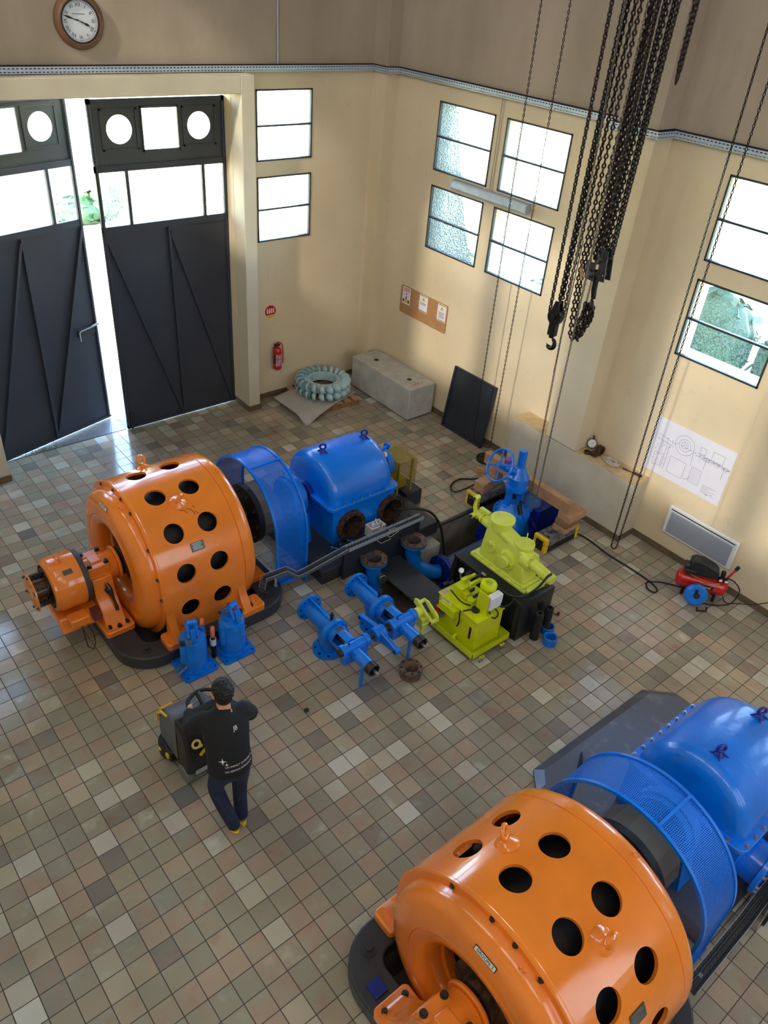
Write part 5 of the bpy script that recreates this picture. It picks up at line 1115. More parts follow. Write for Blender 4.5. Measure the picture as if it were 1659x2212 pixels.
m = MB(); m.box(6.83, 10.797, 2.1, 6.835, 10.8, 2.32).box(6.985, 10.797, 2.1, 6.99, 10.8, 2.32).box(6.83, 10.797, 2.315, 6.99, 10.8, 2.32); tag(m.build('wall_cover', CREAM), 'faint rectangular cover outline on the wall above the extinguisher sign', 'cover')
# notice board
NB = thing('notice_board', 'brown hardboard notice panel on the right wall with three notices', 'notice board', (9.04, 9.35, 1.76))
MB().prism(rrect(8.75, 1.515, 9.94, 2.0, .035), 9.032, 9.046, 'x').build('board', CORK, NB)
def notice(label, y, z, kind):
    t = thing('notice', label, 'notice', (9.031, y, z), 'notices on the brown board'); x = 9.0315
    b = basis((x, y, z), (0, -1, 0), (0, 0, 1))
    MB().box(-.105, -.1485, -.0015, .105, .1485, 0, b).build('sheet', PAPER, t)
    if kind == 0:
        m = MB()
        for k in range(3): m.box(-.08, .075 + k * .022, 0, .08, .088 + k * .022, .0008, b)
        m.build('heading', M('notice_orange', (206, 110, 70), .6), t)
        m = MB(); m.cyl(b @ Vector((0, .03, 0)), b @ Vector((0, .03, .001)), .015, n=16); m.build('symbol', M('notice_blue', (70, 80, 150), .6), t)
        m = MB(); m.prism([(-.018, -.06), (.018, -.06), (.014, -.02), (0, .0), (-.014, -.02)], 0, .001, M=b); m.build('red_symbol', RED, t)
        MB().box(-.085, -.12, 0, .085, -.07, .0008, b).build('black_band', INK, t); MB().box(-.05, -.115, .0008, .05, -.075, .0014, b).build('yellow_words', YELLOW, t)
    else:
        m = MB(); n = MB()
        for z0 in (-.14, .125):
            for k in range(10): (m if k % 2 else n).box(-.10 + .02 * k, z0, 0, -.08 + .02 * k, z0 + .014, .0008, b)
        m.build('yellow_stripes', YELLOW, t); n.build('black_stripes', INK, t)
        MB().prism([(-.042, .045), (.042, .045), (0, .115)], 0, .001, M=b).build('warning_triangle', YELLOW, t); MB().box(-.004, .06, .001, .004, .088, .0015, b).build('exclamation', INK, t)
        m = MB()
        for k in range(2 if kind == 1 else 5): m.box(-.075 + .01 * (k % 2), .0 - k * .022, 0, .075 - .012 * (k % 3), .007 - k * .022, .0008, b)
        m.build('text_lines', INK, t)
notice('white notice with red symbol and black band, leftmost on the brown board', 9.79, 1.84, 0)
notice('white notice with yellow triangle and two text lines, middle of the brown board', 9.345, 1.845, 1)
notice('white notice with yellow triangle and several text lines, rightmost on the brown board', 8.88, 1.84, 2)
# fluorescent lamp with its conduit
FL = thing('tube_lamp', 'long frosted fluorescent lamp between the upper and lower windows of the right wall', 'lamp', (9.04, 8.17, 3.88)); m = MB(); m.prism(rrect(3.83, -9.04, 3.95, -8.94, .03), 0, 1, 'x') if False else m.prism([(8.94, 3.85), (8.96, 3.83), (9.03, 3.83), (9.03, 3.955), (8.96, 3.955), (8.94, 3.93)], 7.41, 8.93, 'y'); m.build('diffuser', PERSP, FL, bevel=.006)
MB().box(9.02, 7.39, 3.825, 9.05, 8.95, 3.96).build('housing', GREYP, FL, bevel=.005)
for y in (7.4, 8.94): MB().box(8.935, y - .012, 3.825, 9.04, y + .012, 3.96).build('end_cap', GALV, FL, bevel=.005)
tag(MB().cyl((9.04, 8.19, 3.96), (9.04, 8.19, 5.2), .012, n=8).cyl((9.04, 8.23, 3.96), (9.04, 8.23, 5.2), .010, n=8).build('conduit', CREAM), 'pale twin conduit running down between the windows to the tube lamp', 'conduit')
tag(MB().cyl((9.043, 3.36, .80), (9.043, 3.36, 2.8), .009, n=8).build('conduit', CREAM), 'thin cream conduit running down the wall to the grey heater', 'conduit')
# heater
H = thing('wall_heater', 'flat grey electric heater with white frame low on the right wall', 'heater', (9.0, 3.44, .57))
MB().box(8.985, 2.93, .36, 9.045, 3.98, .80).build('case', WHITE, H, bevel=.012); MB().box(8.975, 2.985, .395, 8.99, 3.925, .725).build('front_panel', GREYP, H, bevel=.004)
MB().box(8.982, 2.97, .752, 8.99, 3.94, .766).build('outlet_slot', INK, H)
# drawing
BP = thing('technical_drawing', 'large pale line drawing of machinery pinned to the right wall above the heater', 'drawing', (9.04, 3.99, 1.5)); bb = basis((9.044, 3.99, 1.51), (0, -1, 0), (0, 0, 1))
MB().box(-.59, -.405, -.002, .59, .405, 0, bb).build('sheet', PAPER, BP)
random.seed(11); m = MB(); LN = M('drawing_grey_line', (108, 110, 150), .7); LD = M('drawing_dark_line', (40, 40, 70), .7)
def ln(m, a, b, w=.0022):
    a = Vector((a[0], a[1], .0006)); b = Vector((b[0], b[1], .0006)); d = (b - a).normalized(); n = Vector((-d.y, d.x, 0)) * w
    m.add([bb @ (a - n), bb @ (b - n), bb @ (b + n), bb @ (a + n)], [(0, 1, 2, 3)])
def circ(m, c, r, a0=0, a1=360, w=.0022):
    P = [(c[0] + r * cos(math.radians(a)), c[1] + r * sin(math.radians(a))) for a in range(a0, a1 + 1, 12)]
    for p, q in zip(P, P[1:]): ln(m, p, q, w)
def rec(m, x0, y0, x1, y1, w=.002): ln(m, (x0, y0), (x1, y0), w); ln(m, (x1, y0), (x1, y1), w); ln(m, (x1, y1), (x0, y1), w); ln(m, (x0, y1), (x0, y0), w)
for r in (.14, .085, .05, .02): circ(m, (-.10, .17), r)
ln(m, (.04, .17), (.06, -.06)); ln(m, (-.5, .17), (-.22, .12)); ln(m, (-.5, .10), (-.24, .08))
rec(m, .12, .17, .2, .26); rec(m, .30, .14, .46, .28); rec(m, .2, .1, .28, .14); ln(m, (.08, .12), (.58, .12)); ln(m, (.1, .16), (.58, .14)); ln(m, (.24, .12), (.24, -.02)); ln(m, (.5, .13), (.5, -.04)); ln(m, (-.3, .1), (-.3, -.3)); ln(m, (-.34, .08), (-.34, -.3))
rec(m, -.24, -.30, .0, -.06); circ(m, (.02, -.2), .08, 270, 360); rec(m, -.48, -.28, -.36, -.1); rec(m, .09, -.28, .24, -.06)
for k in range(9): ln(m, (.1, -.08 - .022 * k), (.23, -.08 - .022 * k), .001)
for k in range(60):
    x = random.uniform(-.5, -.28); y = random.uniform(-.3, .12); ln(m, (x, y), (x + random.uniform(-.03, .03), y + random.uniform(-.03, .03)), .0014)
for k in range(50):
    x = random.uniform(.08, .56); y = random.uniform(.09, .17); ln(m, (x, y), (x + random.uniform(-.025, .025), y + random.uniform(-.025, .025)), .0016)
for k in range(7): ln(m, (.3, -.22 - k * .018), (.5 - .05 * (k % 3), -.22 - k * .018), .0018)
m.build('drawn_lines', LN, BP, recalc=False); m = MB(); ln(m, (.38, -.335), (.41, -.335), .004); ln(m, (.44, -.31), (.47, -.31), .003)
for k in range(14): x = -.36 + .07 * k; ln(m, (x, .15 - .002 * k), (x + .02, .16 - .002 * k), .003)
m.build('drawn_dark_lines', LD, BP, recalc=False)
# ledge things
t = thing('old_pressure_gauge', 'old round pressure gauge leaning in the corner of the ledge', 'gauge', (9.0, 5.42, .985)); d = Vector((-.75, -.45, .45)).normalized(); c = Vector((8.99, 5.42, 1.06)); m = MB(); m.cyl(c, c + d * .04, .072, n=32).cyl(c + Vector((0, 0, .06)), c + Vector((0, 0, .115)), .012, n=10).torus(c + Vector((0, 0, .12)), (1, .2, 0), .016, .005, 12, 6).cyl(c - Vector((0, 0, .075)), c - Vector((0, 0, .06)), .03); m.build('case', DSTEEL, t, bevel=.004)
MB().cyl(c + d * .041, c + d * .043, .06, n=32).build('gauge_face', WHITE, t); m = MB(); u, v, _ = frame(d)
for k in range(10): a = k * .6; p = c + d * .0435 + (u * cos(a) + v * sin(a)) * .048; m.cyl(p, p + d * .001, .004, n=6)
m.cyl(c + d * .044 - u * .01, c + d * .044 + (u * .7 + v * .7) * .045, .0025, n=6); m.build('gauge_marks', INK, t)
t = tag(MB().ring((8.81, 5.35, .985), (8.81, 5.35, 1.02), .05, .038, 24).build('steel_ring', RUST), 'small dark ring on the ledge in front of the old gauge', 'ring')
t = thing('steel_clamp', 'rusty split steel clamp on the ledge beside the old gauge', 'clamp', (8.93, 5.24, .985)); m = MB(); m.ring((8.93, 5.19, 1.06), (8.93, 5.27, 1.06), .075, .048, 24).box(8.80, 5.20, .985, 8.90, 5.30, 1.05); m.build('clamp_body', RUST, t, bevel=.006)
t = thing('rope_coil', 'tangled pale rope coiled on the ledge', 'rope', (8.9, 4.95, .985)); random.seed(4); P = []
for k in range(70):
    a = k * .9; r = random.uniform(.05, .10); P.append((8.88 + r * cos(a) * .8, 4.96 + r * sin(a) * 1.35, .995 + .03 * random.random() + .0004 * k))
MB().tube(crom(P, 4), .008, 6).build('rope', ROPE, t)
t = thing('chisel', 'dark iron tool with a thick grip lying near the end of the ledge', 'tool', (8.93, 4.62, .99)); MB().tube([(8.91, 4.79, .997), (8.93, 4.66, .997), (8.935, 4.63, .997)], [.014, .007, .007]).build('blade', RUST, t); MB().tube([(8.935, 4.63, 1.0), (8.95, 4.50, 1.0)], [.017, .02], 12).build('grip', RUST, t)
# leaning panel
a = math.atan2(.15, 1.09); LPm = Matrix.Translation((8.865, 7.88, .003)) @ Matrix.Rotation(a, 4, 'Y')
t = thing('metal_sheet', 'dark slate steel sheet with raised rim leaning against the right wall', 'sheet', (8.87, 7.88, 0))
MB().box(0, -.485, 0, .02, .485, 1.10, LPm).build('sheet', NAVY, t)
m = MB(); m.box(-.03, -.485, 0, 0, .485, .035, LPm).box(-.03, -.485, 1.085, 0, .485, 1.10, LPm).box(-.03, .45, 0, 0, .485, 1.10, LPm).box(-.03, -.485, 0, 0, -.47, 1.10, LPm); m.build('rim', NAVY, t, bevel=.003)
# concrete block
t = thing('concrete_block', 'long pale concrete block lying along the right wall near the corner', 'block', (8.68, 9.58, 0))
MB().box(8.385, 8.765, .03, 8.975, 10.39, .61).build('block', CONC, t, bevel=.012)
MB().box(8.42, 8.95, 0, 8.94, 9.05, .03).box(8.42, 10.1, 0, 8.94, 10.2, .03).build('batten', WOOD2, t)
for y in (9.10, 10.03): MB().ring((8.66, y, .61), (8.66, y, .614), .045, .02, 24).cyl((8.66, y, .60), (8.66, y, .611), .02).build('lifting_socket', DSTEEL, t)
text('painted_weight', '1600 K', .10, M('faded_red_paint', (170, 104, 92), .8), basis((8.68, 8.90, .6108), (1, 0, 0), (0, 1, 0)), t)
# pallet, board and wheel
t = thing('pallet', 'low wooden pallet under the pale blue bucket wheel', 'pallet', (7.65, 10.27, 0)); R = Matrix.Translation((7.62, 10.24, 0)) @ Matrix.Rotation(-.12, 4, 'Z')
for k in range(3): MB().box(-.5, -.46 + .42 * k, 0, .5, -.38 + .42 * k, .10, R).build('bearer', WOOD2, t)
for k in range(6): MB().box(-.5 + .175 * k, -.47, .10, -.385 + .175 * k, .47, .122, R).build('deck_board', WOOD, t)
t = thing('cardboard_sheet', 'grey board sheet with a drooping corner lying on the pallet', 'sheet', (7.4, 10.1, .125)); rows = []; N_ = 16
A, B, C_, D_ = Vector((6.80, 10.62, 0)), Vector((8.14, 10.66, 0)), Vector((8.16, 9.95, 0)), Vector((6.80, 9.56, 0))
def droop(p):
    q = (R.inverted() @ p); ov = max(0, -.47 - q.y, 0) + max(0, -.5 - q.x) * .45; return Vector((p.x, p.y, .124 + max(-.118, -(ov ** 1.3) * .55)))
me = D.meshes.new('board'); vs = []; fs = []
for i in range(N_ + 1):
    for j in range(N_ + 1):
        u, v = i / N_, j / N_; vs.append(droop(A.lerp(B, u).lerp(D_.lerp(C_, u), v)))
m = MB(); k = N_ + 1; m.add(vs, [(i * k + j, i * k + j + 1, (i + 1) * k + j + 1, (i + 1) * k + j) for i in range(N_) for j in range(N_)]); b = m.build('board', CARD, t); so = b.modifiers.new('thick', 'SOLIDIFY'); so.thickness = .004; so.offset = 1
W = thing('bucket_wheel', 'pale blue turbine bucket wheel lying flat on the pallet', 'turbine wheel', (7.64, 10.29, .14)); wc = Vector((7.64, 10.27, .30))
m = MB(); m.lathe([(.245, -.06), (.30, -.06), (.36, -.03), (.36, .05), (.31, .085), (.265, .095), (.245, .09)], wc, (0, 0, 1), 64, closed=True); m.build('hub_ring', RUNNER, W)
hb = MB()
for k in range(24): a = k * PI / 12; p = wc + Vector((.285 * cos(a), .285 * sin(a), .085)); hb.cyl(p, p + Vector((0, 0, .008)), .007, n=8)
hb.build('bolt_holes', BLACK, W)
bk = MB(); pr = []
for i in range(7): th_ = PI / 2 * i / 6; pr.append((sin(th_), -cos(th_)))
for i in range(7): th_ = PI / 2 * (6 - i) / 6; pr.append((sin(th_) * .88, -cos(th_) * .86))
for s in (-1, 1):
    Mx = Matrix.Translation((0, 0, s * .07)) @ Matrix.Diagonal((.10, .075, .078, 1)) @ Matrix.Rotation(-PI / 2, 4, 'X')
    bk.lathe(pr, (0, 0, 0), (0, 0, 1), 16, Mx)
bk.prism([(-.10, -.02), (-.02, -.045), (.03, -.04), (.03, .0), (-.10, .02)], -.05, .05)
b0 = None
for k in range(20):
    a = 2 * PI * k / 20; Rm = Matrix.Translation(wc - Vector(W.location)) @ Matrix.Rotation(a, 4, 'Z') @ Matrix.Translation((.41, 0, 0)) @ Matrix.Rotation(.25, 4, 'Z')
    if b0 is None: b0 = bk.build('bucket', RUNNER, W, world=False); o = b0
    else: o = b0.copy(); COL.objects.link(o); o.parent = W
    o.matrix_local = Rm
for k in range(2): tag(MB().box(7.42 + .17 * k, 10.08, .17, 7.50 + .17 * k, 10.5, .21, ).build('timber_block', WOOD, bevel=.004), ('left', 'right')[k] + ' pale wooden slat inside the pale blue bucket wheel', 'timber', 'slats inside the bucket wheel')
tag(MB().box(7.3, 10.05, .126, 7.98, 10.5, .17).build('support_board', WOOD2, bevel=.004), 'dark board under the slats in the middle of the bucket wheel', 'board')

# compressor, hose reel, cable
CX = thing('air_compressor', 'red tank air compressor with black motor standing by the heater', 'compressor', (8.66, 3.08, 0)); cd = Vector((.53, -.848, 0)); cs = Vector((cd.y, -cd.x, 0)) * -1; cc = Vector((8.66, 3.08, .21)); Z = Vector((0, 0, 1))
def cp(a, s, z): return Vector((cc.x, cc.y, 0)) + cd * a + Vector((-cd.y, cd.x, 0)) * s + Z * z
m = MB(); m.lathe([(0, -.33), (.07, -.325), (.105, -.30), (.12, -.26), (.12, .26), (.105, .30), (.07, .325), (0, .33)], cc, cd, 36); m.build('tank', RED, CX)
m = MB(); m.box(-.28, -.07, .33, .16, .07, .345, Matrix(((cd.x, -cd.y, 0, cc.x), (cd.y, cd.x, 0, cc.y), (0, 0, 1, 0), (0, 0, 0, 1)))); m.build('saddle', RED, CX)
CM = Matrix(((cd.x, -cd.y, 0, cc.x), (cd.y, cd.x, 0, cc.y), (0, 0, 1, 0), (0, 0, 0, 1)))
m = MB(); m.prism([(-.20, .35), (.16, .35), (.16, .46), (.10, .50), (-.05, .56), (-.17, .57), (-.22, .53)], -.085, .085, 'y', CM); m.build('shroud', M('black_shroud_plastic', (30, 31, 33), .4), CX, bevel=.012)
m = MB(); m.cyl(cp(-.20, 0, .43), cp(-.27, 0, .43), .06, n=20).box(-.25, -.10, .34, -.12, .0, .42, CM); m.build('pump_head', DSTEEL, CX, bevel=.008)
for a in (-.2, .2):
    for s in (-.08, .08): MB().cyl(cp(a, s, 0), cp(a, s * .8, .13), .022, n=12).build('foot', RUBBER, CX)
m = MB(); m.tube([cp(.22, 0, .32), cp(.28, 0, .36), cp(.34, .02, .50), cp(.36, .03, .54)], .016); m.build('carry_handle', RED, CX); MB().tube([cp(.345, .022, .51), cp(.37, .035, .565)], .024).build('handle_grip', RUBBER, CX)
m = MB(); m.cyl(cp(.21, -.02, .32), cp(.21, -.02, .46), .018, n=12).box(.19, -.05, .40, .24, .01, .47, CM).box(.17, -.06, .345, .29, .0, .37, CM); m.build('pressure_switch', RUBBER, CX, bevel=.004)
for a in (.20, .27):
    g = MB().cyl(cp(a, -.06, .36), cp(a, -.085, .365), .026, n=18).build('gauge', DSTEEL, CX); MB().cyl(cp(a, -.086, .365), cp(a, -.088, .365), .022, n=18).build('gauge_face', WHITE, g)
MB().tube(crom([cp(-.2, -.09, .36), cp(-.05, -.12, .33), cp(.08, -.13, .31), cp(.2, -.11, .33)]), .007).build('copper_line', BRASS, CX)
Mx = basis(cp(.06, -.119, .225), cd, (.05, .03, 1)); p = MB().box(-.085, -.028, 0, .085, .028, .003, Mx).build('badge', INK, CX); text('badge_lettering', 'Einhell', .042, WHITE, Mx @ Matrix.Translation((0, 0, .0035)), p)
t = thing('hose_reel', 'round blue hose reel with black foot in front of the red compressor', 'hose reel', (8.38, 2.95, 0)); rd = Vector((-.72, -.62, .30)).normalized(); rc = Vector((8.40, 2.99, .18)); m = MB(); m.lathe([(0, -.04), (.12, -.04), (.15, -.022), (.15, .022), (.125, .042), (0, .042)], rc, rd, 12); m.build('reel_case', BLUE2, t, smooth=25)
m = MB(); m.cyl(rc + rd * .042, rc + rd * .055, .04, n=20).box(-.002, .04, 0, .03, .09, .004, basis(rc + rd * .039, rd.cross(Z), Z)); m.build('hub', RUBBER, t)
MB().tube([(8.36, 2.90, .05), (8.34, 2.88, .012), (8.44, 2.80, .012), (8.46, 2.82, .06)], .014).build('foot', RUBBER, t)
t = thing('power_cable', 'thin black cable from the compressor along the foot of the right wall', 'cable', (8.9, 2.7, 0)); MB().tube(crom([cp(.25, .0, .36), cp(.36, -.03, .37), cp(.47, -.06, .26), cp(.42, -.12, .08), cp(.25, -.17, .02), cp(.05, -.19, .015), cp(-.12, -.2, .06)]), .009).build('hose', RUBBER, t); MB().tube(crom([cp(.30, -.02, .1), cp(.38, -.05, .015), (8.95, 2.62, .012), (9.0, 2.45, .10), (9.02, 2.25, .28), (9.03, 2.0, .4)]), .006).build('cable', RUBBER, t)

# ------------------------------------------------------------------ chains and hooks
LK = {}
def chain(m, pts, pitch, wire, w):
    V = [Vector(p) for p in pts]; L = [0]
    for a, b in zip(V, V[1:]): L.append(L[-1] + (b - a).length)
    n = max(2, int(L[-1] / pitch)); hl = pitch / 2 + wire * .9; r = w / 2 - wire; sl = hl - wire - r
    base = [(r * cos(a), sl + r * sin(a)) for a in (0, PI / 4, PI / 2, 3 * PI / 4, PI)] + [(r * cos(a), -sl + r * sin(a)) for a in (PI, 5 * PI / 4, 3 * PI / 2, 7 * PI / 4, 2 * PI)]
    ph = random.random() * 3
    for k in range(n):
        s = (k + .5) * pitch; i = 0
        while i < len(L) - 2 and L[i + 1] < s: i += 1
        f = min(1, max(0, (s - L[i]) / max(1e-6, L[i + 1] - L[i]))); p = V[i].lerp(V[i + 1], f); d = (V[i + 1] - V[i]).normalized(); u, v, _ = frame(d)
        a = ph + (PI / 2 if k % 2 else 0); e = u * cos(a) + v * sin(a)
        m.tube([p + e * x + d * y for x, y in base], wire, 5, True)
    return m
T_ = 8.6
def strand(label, pts, mat=CHAIN, pitch=.047, wire=.0105, w=.054, group='hoist chains hanging in the bunch'):
    m = MB(); chain(m, pts, pitch, wire, w); return tag(m.build('hoist_chain', mat), label, 'chain', group)
random.seed(2)
strand('leftmost heavy fall of chain, down to the left side of the lower hook block', [(7.58, 5.617, 3.27), (7.58, 5.664, T_)])
strand('heavy chain entering the top of the lower hook block', [(7.59, 5.516, 3.45), (7.60, 5.501, T_)], CHAINB)
strand('second chain close behind the one entering the lower hook block', [(7.63, 5.505, 3.46), (7.63, 5.465, T_)], CHAINB)
strand('heavy fall of chain on the right side of the lower hook block', [(7.58, 5.41, 3.26), (7.58, 5.339, T_)])
def sag(a, b, low, n=9):
    a, b = Vector(a), Vector(b); P = []
    for i in range(n + 1):
        t = i / n; p = a.lerp(b, t); p.z = p.z - (min(a.z, b.z) - low) * 4 * t * (1 - t) if True else 0; P.append(p)
    return P
strand('rust-brown slack chain, left of the two with the wooden toggle', [(7.60, 5.31, T_ * 0 + 8.6), (7.60, 5.33, 3.80), (7.60, 5.30, 3.35), (7.60, 5.27, 3.12), (7.60, 5.22, 3.06), (7.62, 5.17, 3.2), (7.64, 5.10, 3.40), (7.62, 5.08, 3.54)])
strand('rust-brown slack chain, right of the two with the wooden toggle', [(7.63, 5.14, 8.6), (7.62, 5.30, 3.80), (7.63, 5.27, 3.4), (7.62, 5.22, 3.1), (7.62, 5.16, 3.07), (7.60, 5.12, 3.2), (7.60, 5.03, 3.45), (7.6, 5.05, 3.56)])
strand('short slack chain looped over the upper hook', [(7.58, 5.14, 3.56), (7.58, 5.14, 3.40), (7.58, 5.10, 3.28), (7.58, 5.05, 3.40), (7.58, 5.04, 3.58)])
strand('second short slack chain looped over the upper hook', [(7.63, 5.12, 3.55), (7.63, 5.15, 3.36), (7.64, 5.12, 3.2), (7.63, 5.04, 3.36), (7.63, 5.06, 3.57)])
strand('third short slack chain hanging lowest from the upper hook', [(7.6, 5.11, 3.55), (7.6, 5.19, 3.3), (7.61, 5.19, 3.12), (7.61, 5.12, 3.14), (7.61, 5.05, 3.45), (7.6, 5.07, 3.56)])
for k, (y0, z0, y1) in enumerate(((5.161, 4.05, 5.262), (5.139, 4.0, 5.231), (5.116, 4.02, 5.200), (5.08, 4.05, 5.142))):
    strand('reddish fall of chain into the left side of the upper hook block', [(7.58 + .02 * (k % 3), y0, z0), (7.58 + .02 * (k % 3), y1, T_)], CHAIN, group='reddish falls of the upper block')
for k, (y0, z0, y1) in enumerate(((5.056, 4.18, 5.038), (5.036, 4.18, 5.01), (4.995, 4.20, 4.951))):
    strand('black fall of chain into the right side of the upper hook block', [(7.58 + .02 * (k % 3), y0, z0), (7.58 + .02 * (k % 3), y1, T_)], CHAINB, group='black falls of the upper block')
strand('rightmost fall of chain of the bunch, passing the edge of the upper hook block', [(7.60, 4.955, 4.10), (7.60, 4.871, T_)])
strand('short doubled chain end hanging at the top of the picture, left strand', [(7.3, 4.545, 5.99), (7.3, 4.60, T_)], CHAIN, group='short chain end at the top')
strand('short doubled chain end hanging at the top of the picture, right strand', [(7.3, 4.53, 5.99), (7.3, 4.535, T_)], CHAIN, group='short chain end at the top')
tag(MB().lathe([(0, -.07), (.012, -.05), (.022, 0), (.02, .03), (.01, .04), (0, .04)], (7.3, 4.538, 5.95), (0, 0, 1), 12).build('chain_shackle', CHAIN), 'pointed iron end piece of the short doubled chain at the top', 'shackle')
def hand_loop(l1, l2, a, b, top1, top2, mat=CHAINB, pitch=.035, wire=.0052, w=.030):
    a, b = Vector(a), Vector(b); lo = [a.lerp(b, .15) - Vector((0, 0, .03)), a.lerp(b, .5) - Vector((0, 0, .05)), a.lerp(b, .85) - Vector((0, 0, .03))]
    m = MB(); chain(m, [top1, a] + lo + [b, top2], pitch, wire, w); return tag(m.build('hand_chain', mat), l1, 'chain', l2)
hand_loop('thin hand chain loop hanging in front of the leaning slate panel', 'thin hand chain loops', (8.55, 7.32, .34), (8.55, 6.94, .36), (8.55, 7.417, T_), (8.55, 6.955, T_))
hand_loop('thin hand chain loop ending above the floor beside the pier', 'thin hand chain loops', (8.30, 4.286, .2), (8.30, 4.203, .22), (8.30, 4.37, T_), (8.30, 4.16, T_))
hand_loop('pale thin hand chain loop passing the lower hook down to the gate valve', 'thin hand chain loops', (7.45, 5.20, .83), (7.45, 5.10, .86), (7.45, 5.47, T_), (7.45, 5.159, T_), CHAINP)
hand_loop('pale thin hand chain loop hanging behind the rust-brown slack chains', 'thin hand chain loops', (7.68, 5.28, 3.3), (7.68, 5.20, 3.3), (7.68, 5.22, T_), (7.68, 5.14, T_), CHAINP)
tag(MB().cyl((7.6, 5.38, 2.55), (7.6, 5.375, 4.2), .006, n=6).build('thin_rod', DSTEEL), 'thin straight rod hanging beside the lower hook', 'rod')
tag(MB().tube([(7.60, 5.335, 3.97), (7.60, 5.30, 3.86), (7.60, 5.285, 3.77)], [.012, .02, .014], 8).build('wooden_toggle', WOOD), 'pale wooden toggle tied into the slack chain', 'toggle')
def hookshape(t, c, e, R, r, name='hook'):
    """C-shaped hook in the plane of e and z"""
    e = Vector(e).normalized(); P = []; rr = []
    for i in range(15):
        a = math.radians(105 + 235 * i / 14); P.append(Vector(c) + e * (-R * cos(a)) * -1 + Vector((0, 0, R * sin(a)))); rr.append(r * (.75 + .5 * sin(PI * i / 14)) if i < 13 else r * (.6 - .25 * (i - 12)))
    MB().tube(P, rr, 12).build(name, CHAINB, t)
Hk = thing('hook_block', 'lower black hook block with round sheave and open hook', 'hook block', (7.6, 5.53, 3.0), 'hook blocks in the chain bunch')
e = Vector((0, -1, 0)); sc = Vector((7.6, 5.53, 3.24)); m = MB(); m.cyl(sc - Vector((.035, 0, 0)), sc + Vector((.035, 0, 0)), .10, n=32).cyl(sc - Vector((.05, 0, 0)), sc + Vector((.05, 0, 0)), .03, n=16); m.build('sheave', CHAINB, Hk, bevel=.004)
for a_ in (7.555, 7.63): MB().prism([(5.46, 3.26), (5.60, 3.26), (5.545, 3.44), (5.49, 3.44)], a_, a_ + .015, 'x').build('side_plate', CHAINB, Hk, bevel=.004)
MB().cyl((7.55, 5.516, 3.42), (7.65, 5.516, 3.42), .018, n=12).build('top_pin', CHAINB, Hk); MB().box(7.565, 5.475, 3.0, 7.635, 5.58, 3.16).build('lower_frame', CHAINB, Hk, bevel=.004)
MB().cyl((7.6, 5.53, 2.97), (7.6, 5.53, 3.05), .032, n=16).build('swivel', CHAINB, Hk); hookshape(Hk, (7.6, 5.52, 2.90), (0, 1, 0), .062, .024)
Hk = thing('hook_block', 'upper black twin-plate hook block holding the slack chains', 'hook block', (7.6, 5.08, 3.8), 'hook blocks in the chain bunch')
BPL = M('block_plate_black', (40, 42, 46), .45)
for P_, a_ in (([(5.20, 3.845), (5.075, 3.83), (5.10, 4.03), (5.21, 4.04)], 7.52), ([(5.075, 3.85), (4.945, 3.86), (4.985, 4.20), (5.085, 4.20)], 7.66), ([(5.06, 3.84), (4.95, 3.85), (4.985, 4.19), (5.07, 4.19)], 7.555)): MB().prism(P_, a_, a_ + .015, 'x').build('side_plate', BPL, Hk, bevel=.003)
m = MB(); m.cyl((7.5, 5.14, 3.91), (7.7, 5.03, 3.91), .045, n=20).cyl((7.53, 5.02, 4.14), (7.55, 5.02, 4.14), .036, n=18).cyl((7.50, 5.02, 4.14), (7.53, 5.02, 4.14), .016, n=6).cyl((7.53, 5.0, 3.92), (7.55, 5.0, 3.92), .034, n=18).cyl((7.50, 5.0, 3.92), (7.53, 5.0, 3.92), .016, n=6).cyl((7.57, 5.12, 4.08), (7.66, 5.06, 4.08), .07, n=20); m.build('axle', DSTEEL, Hk)
m = MB(); m.tube([(7.6, 5.085, 3.90), (7.6, 5.08, 3.72), (7.6, 5.06, 3.62)], [.034, .034, .028], 12); m.build('shank', CHAINB, Hk); hookshape(Hk, (7.6, 5.09, 3.545), (.5, .86, 0), .058, .022)
t = thing('hoist_runway', 'steel runway beam carrying the hoists above the picture', 'beam', (7.6, 2, 8.9)); m = MB(); m.box(7.5, -6.9, 8.78, 7.7, 10.75, 8.80).box(7.59, -6.9, 8.8, 7.61, 10.75, 9.0).box(7.5, -6.9, 9.0, 7.7, 10.75, 9.02); m.build('beam', DARK, t); MB().box(7.15, 4.4, 8.55, 7.85, 5.9, 8.78).build('hoist_body', DARK, t, bevel=.02)
t = thing('crane_rail', 'steel crane rail along the right wall above the picture', 'beam', (8.5, 2, 8.7)); MB().box(8.2, -6.9, 8.55, 8.7, 10.75, 8.7).build('beam', DARK, t)
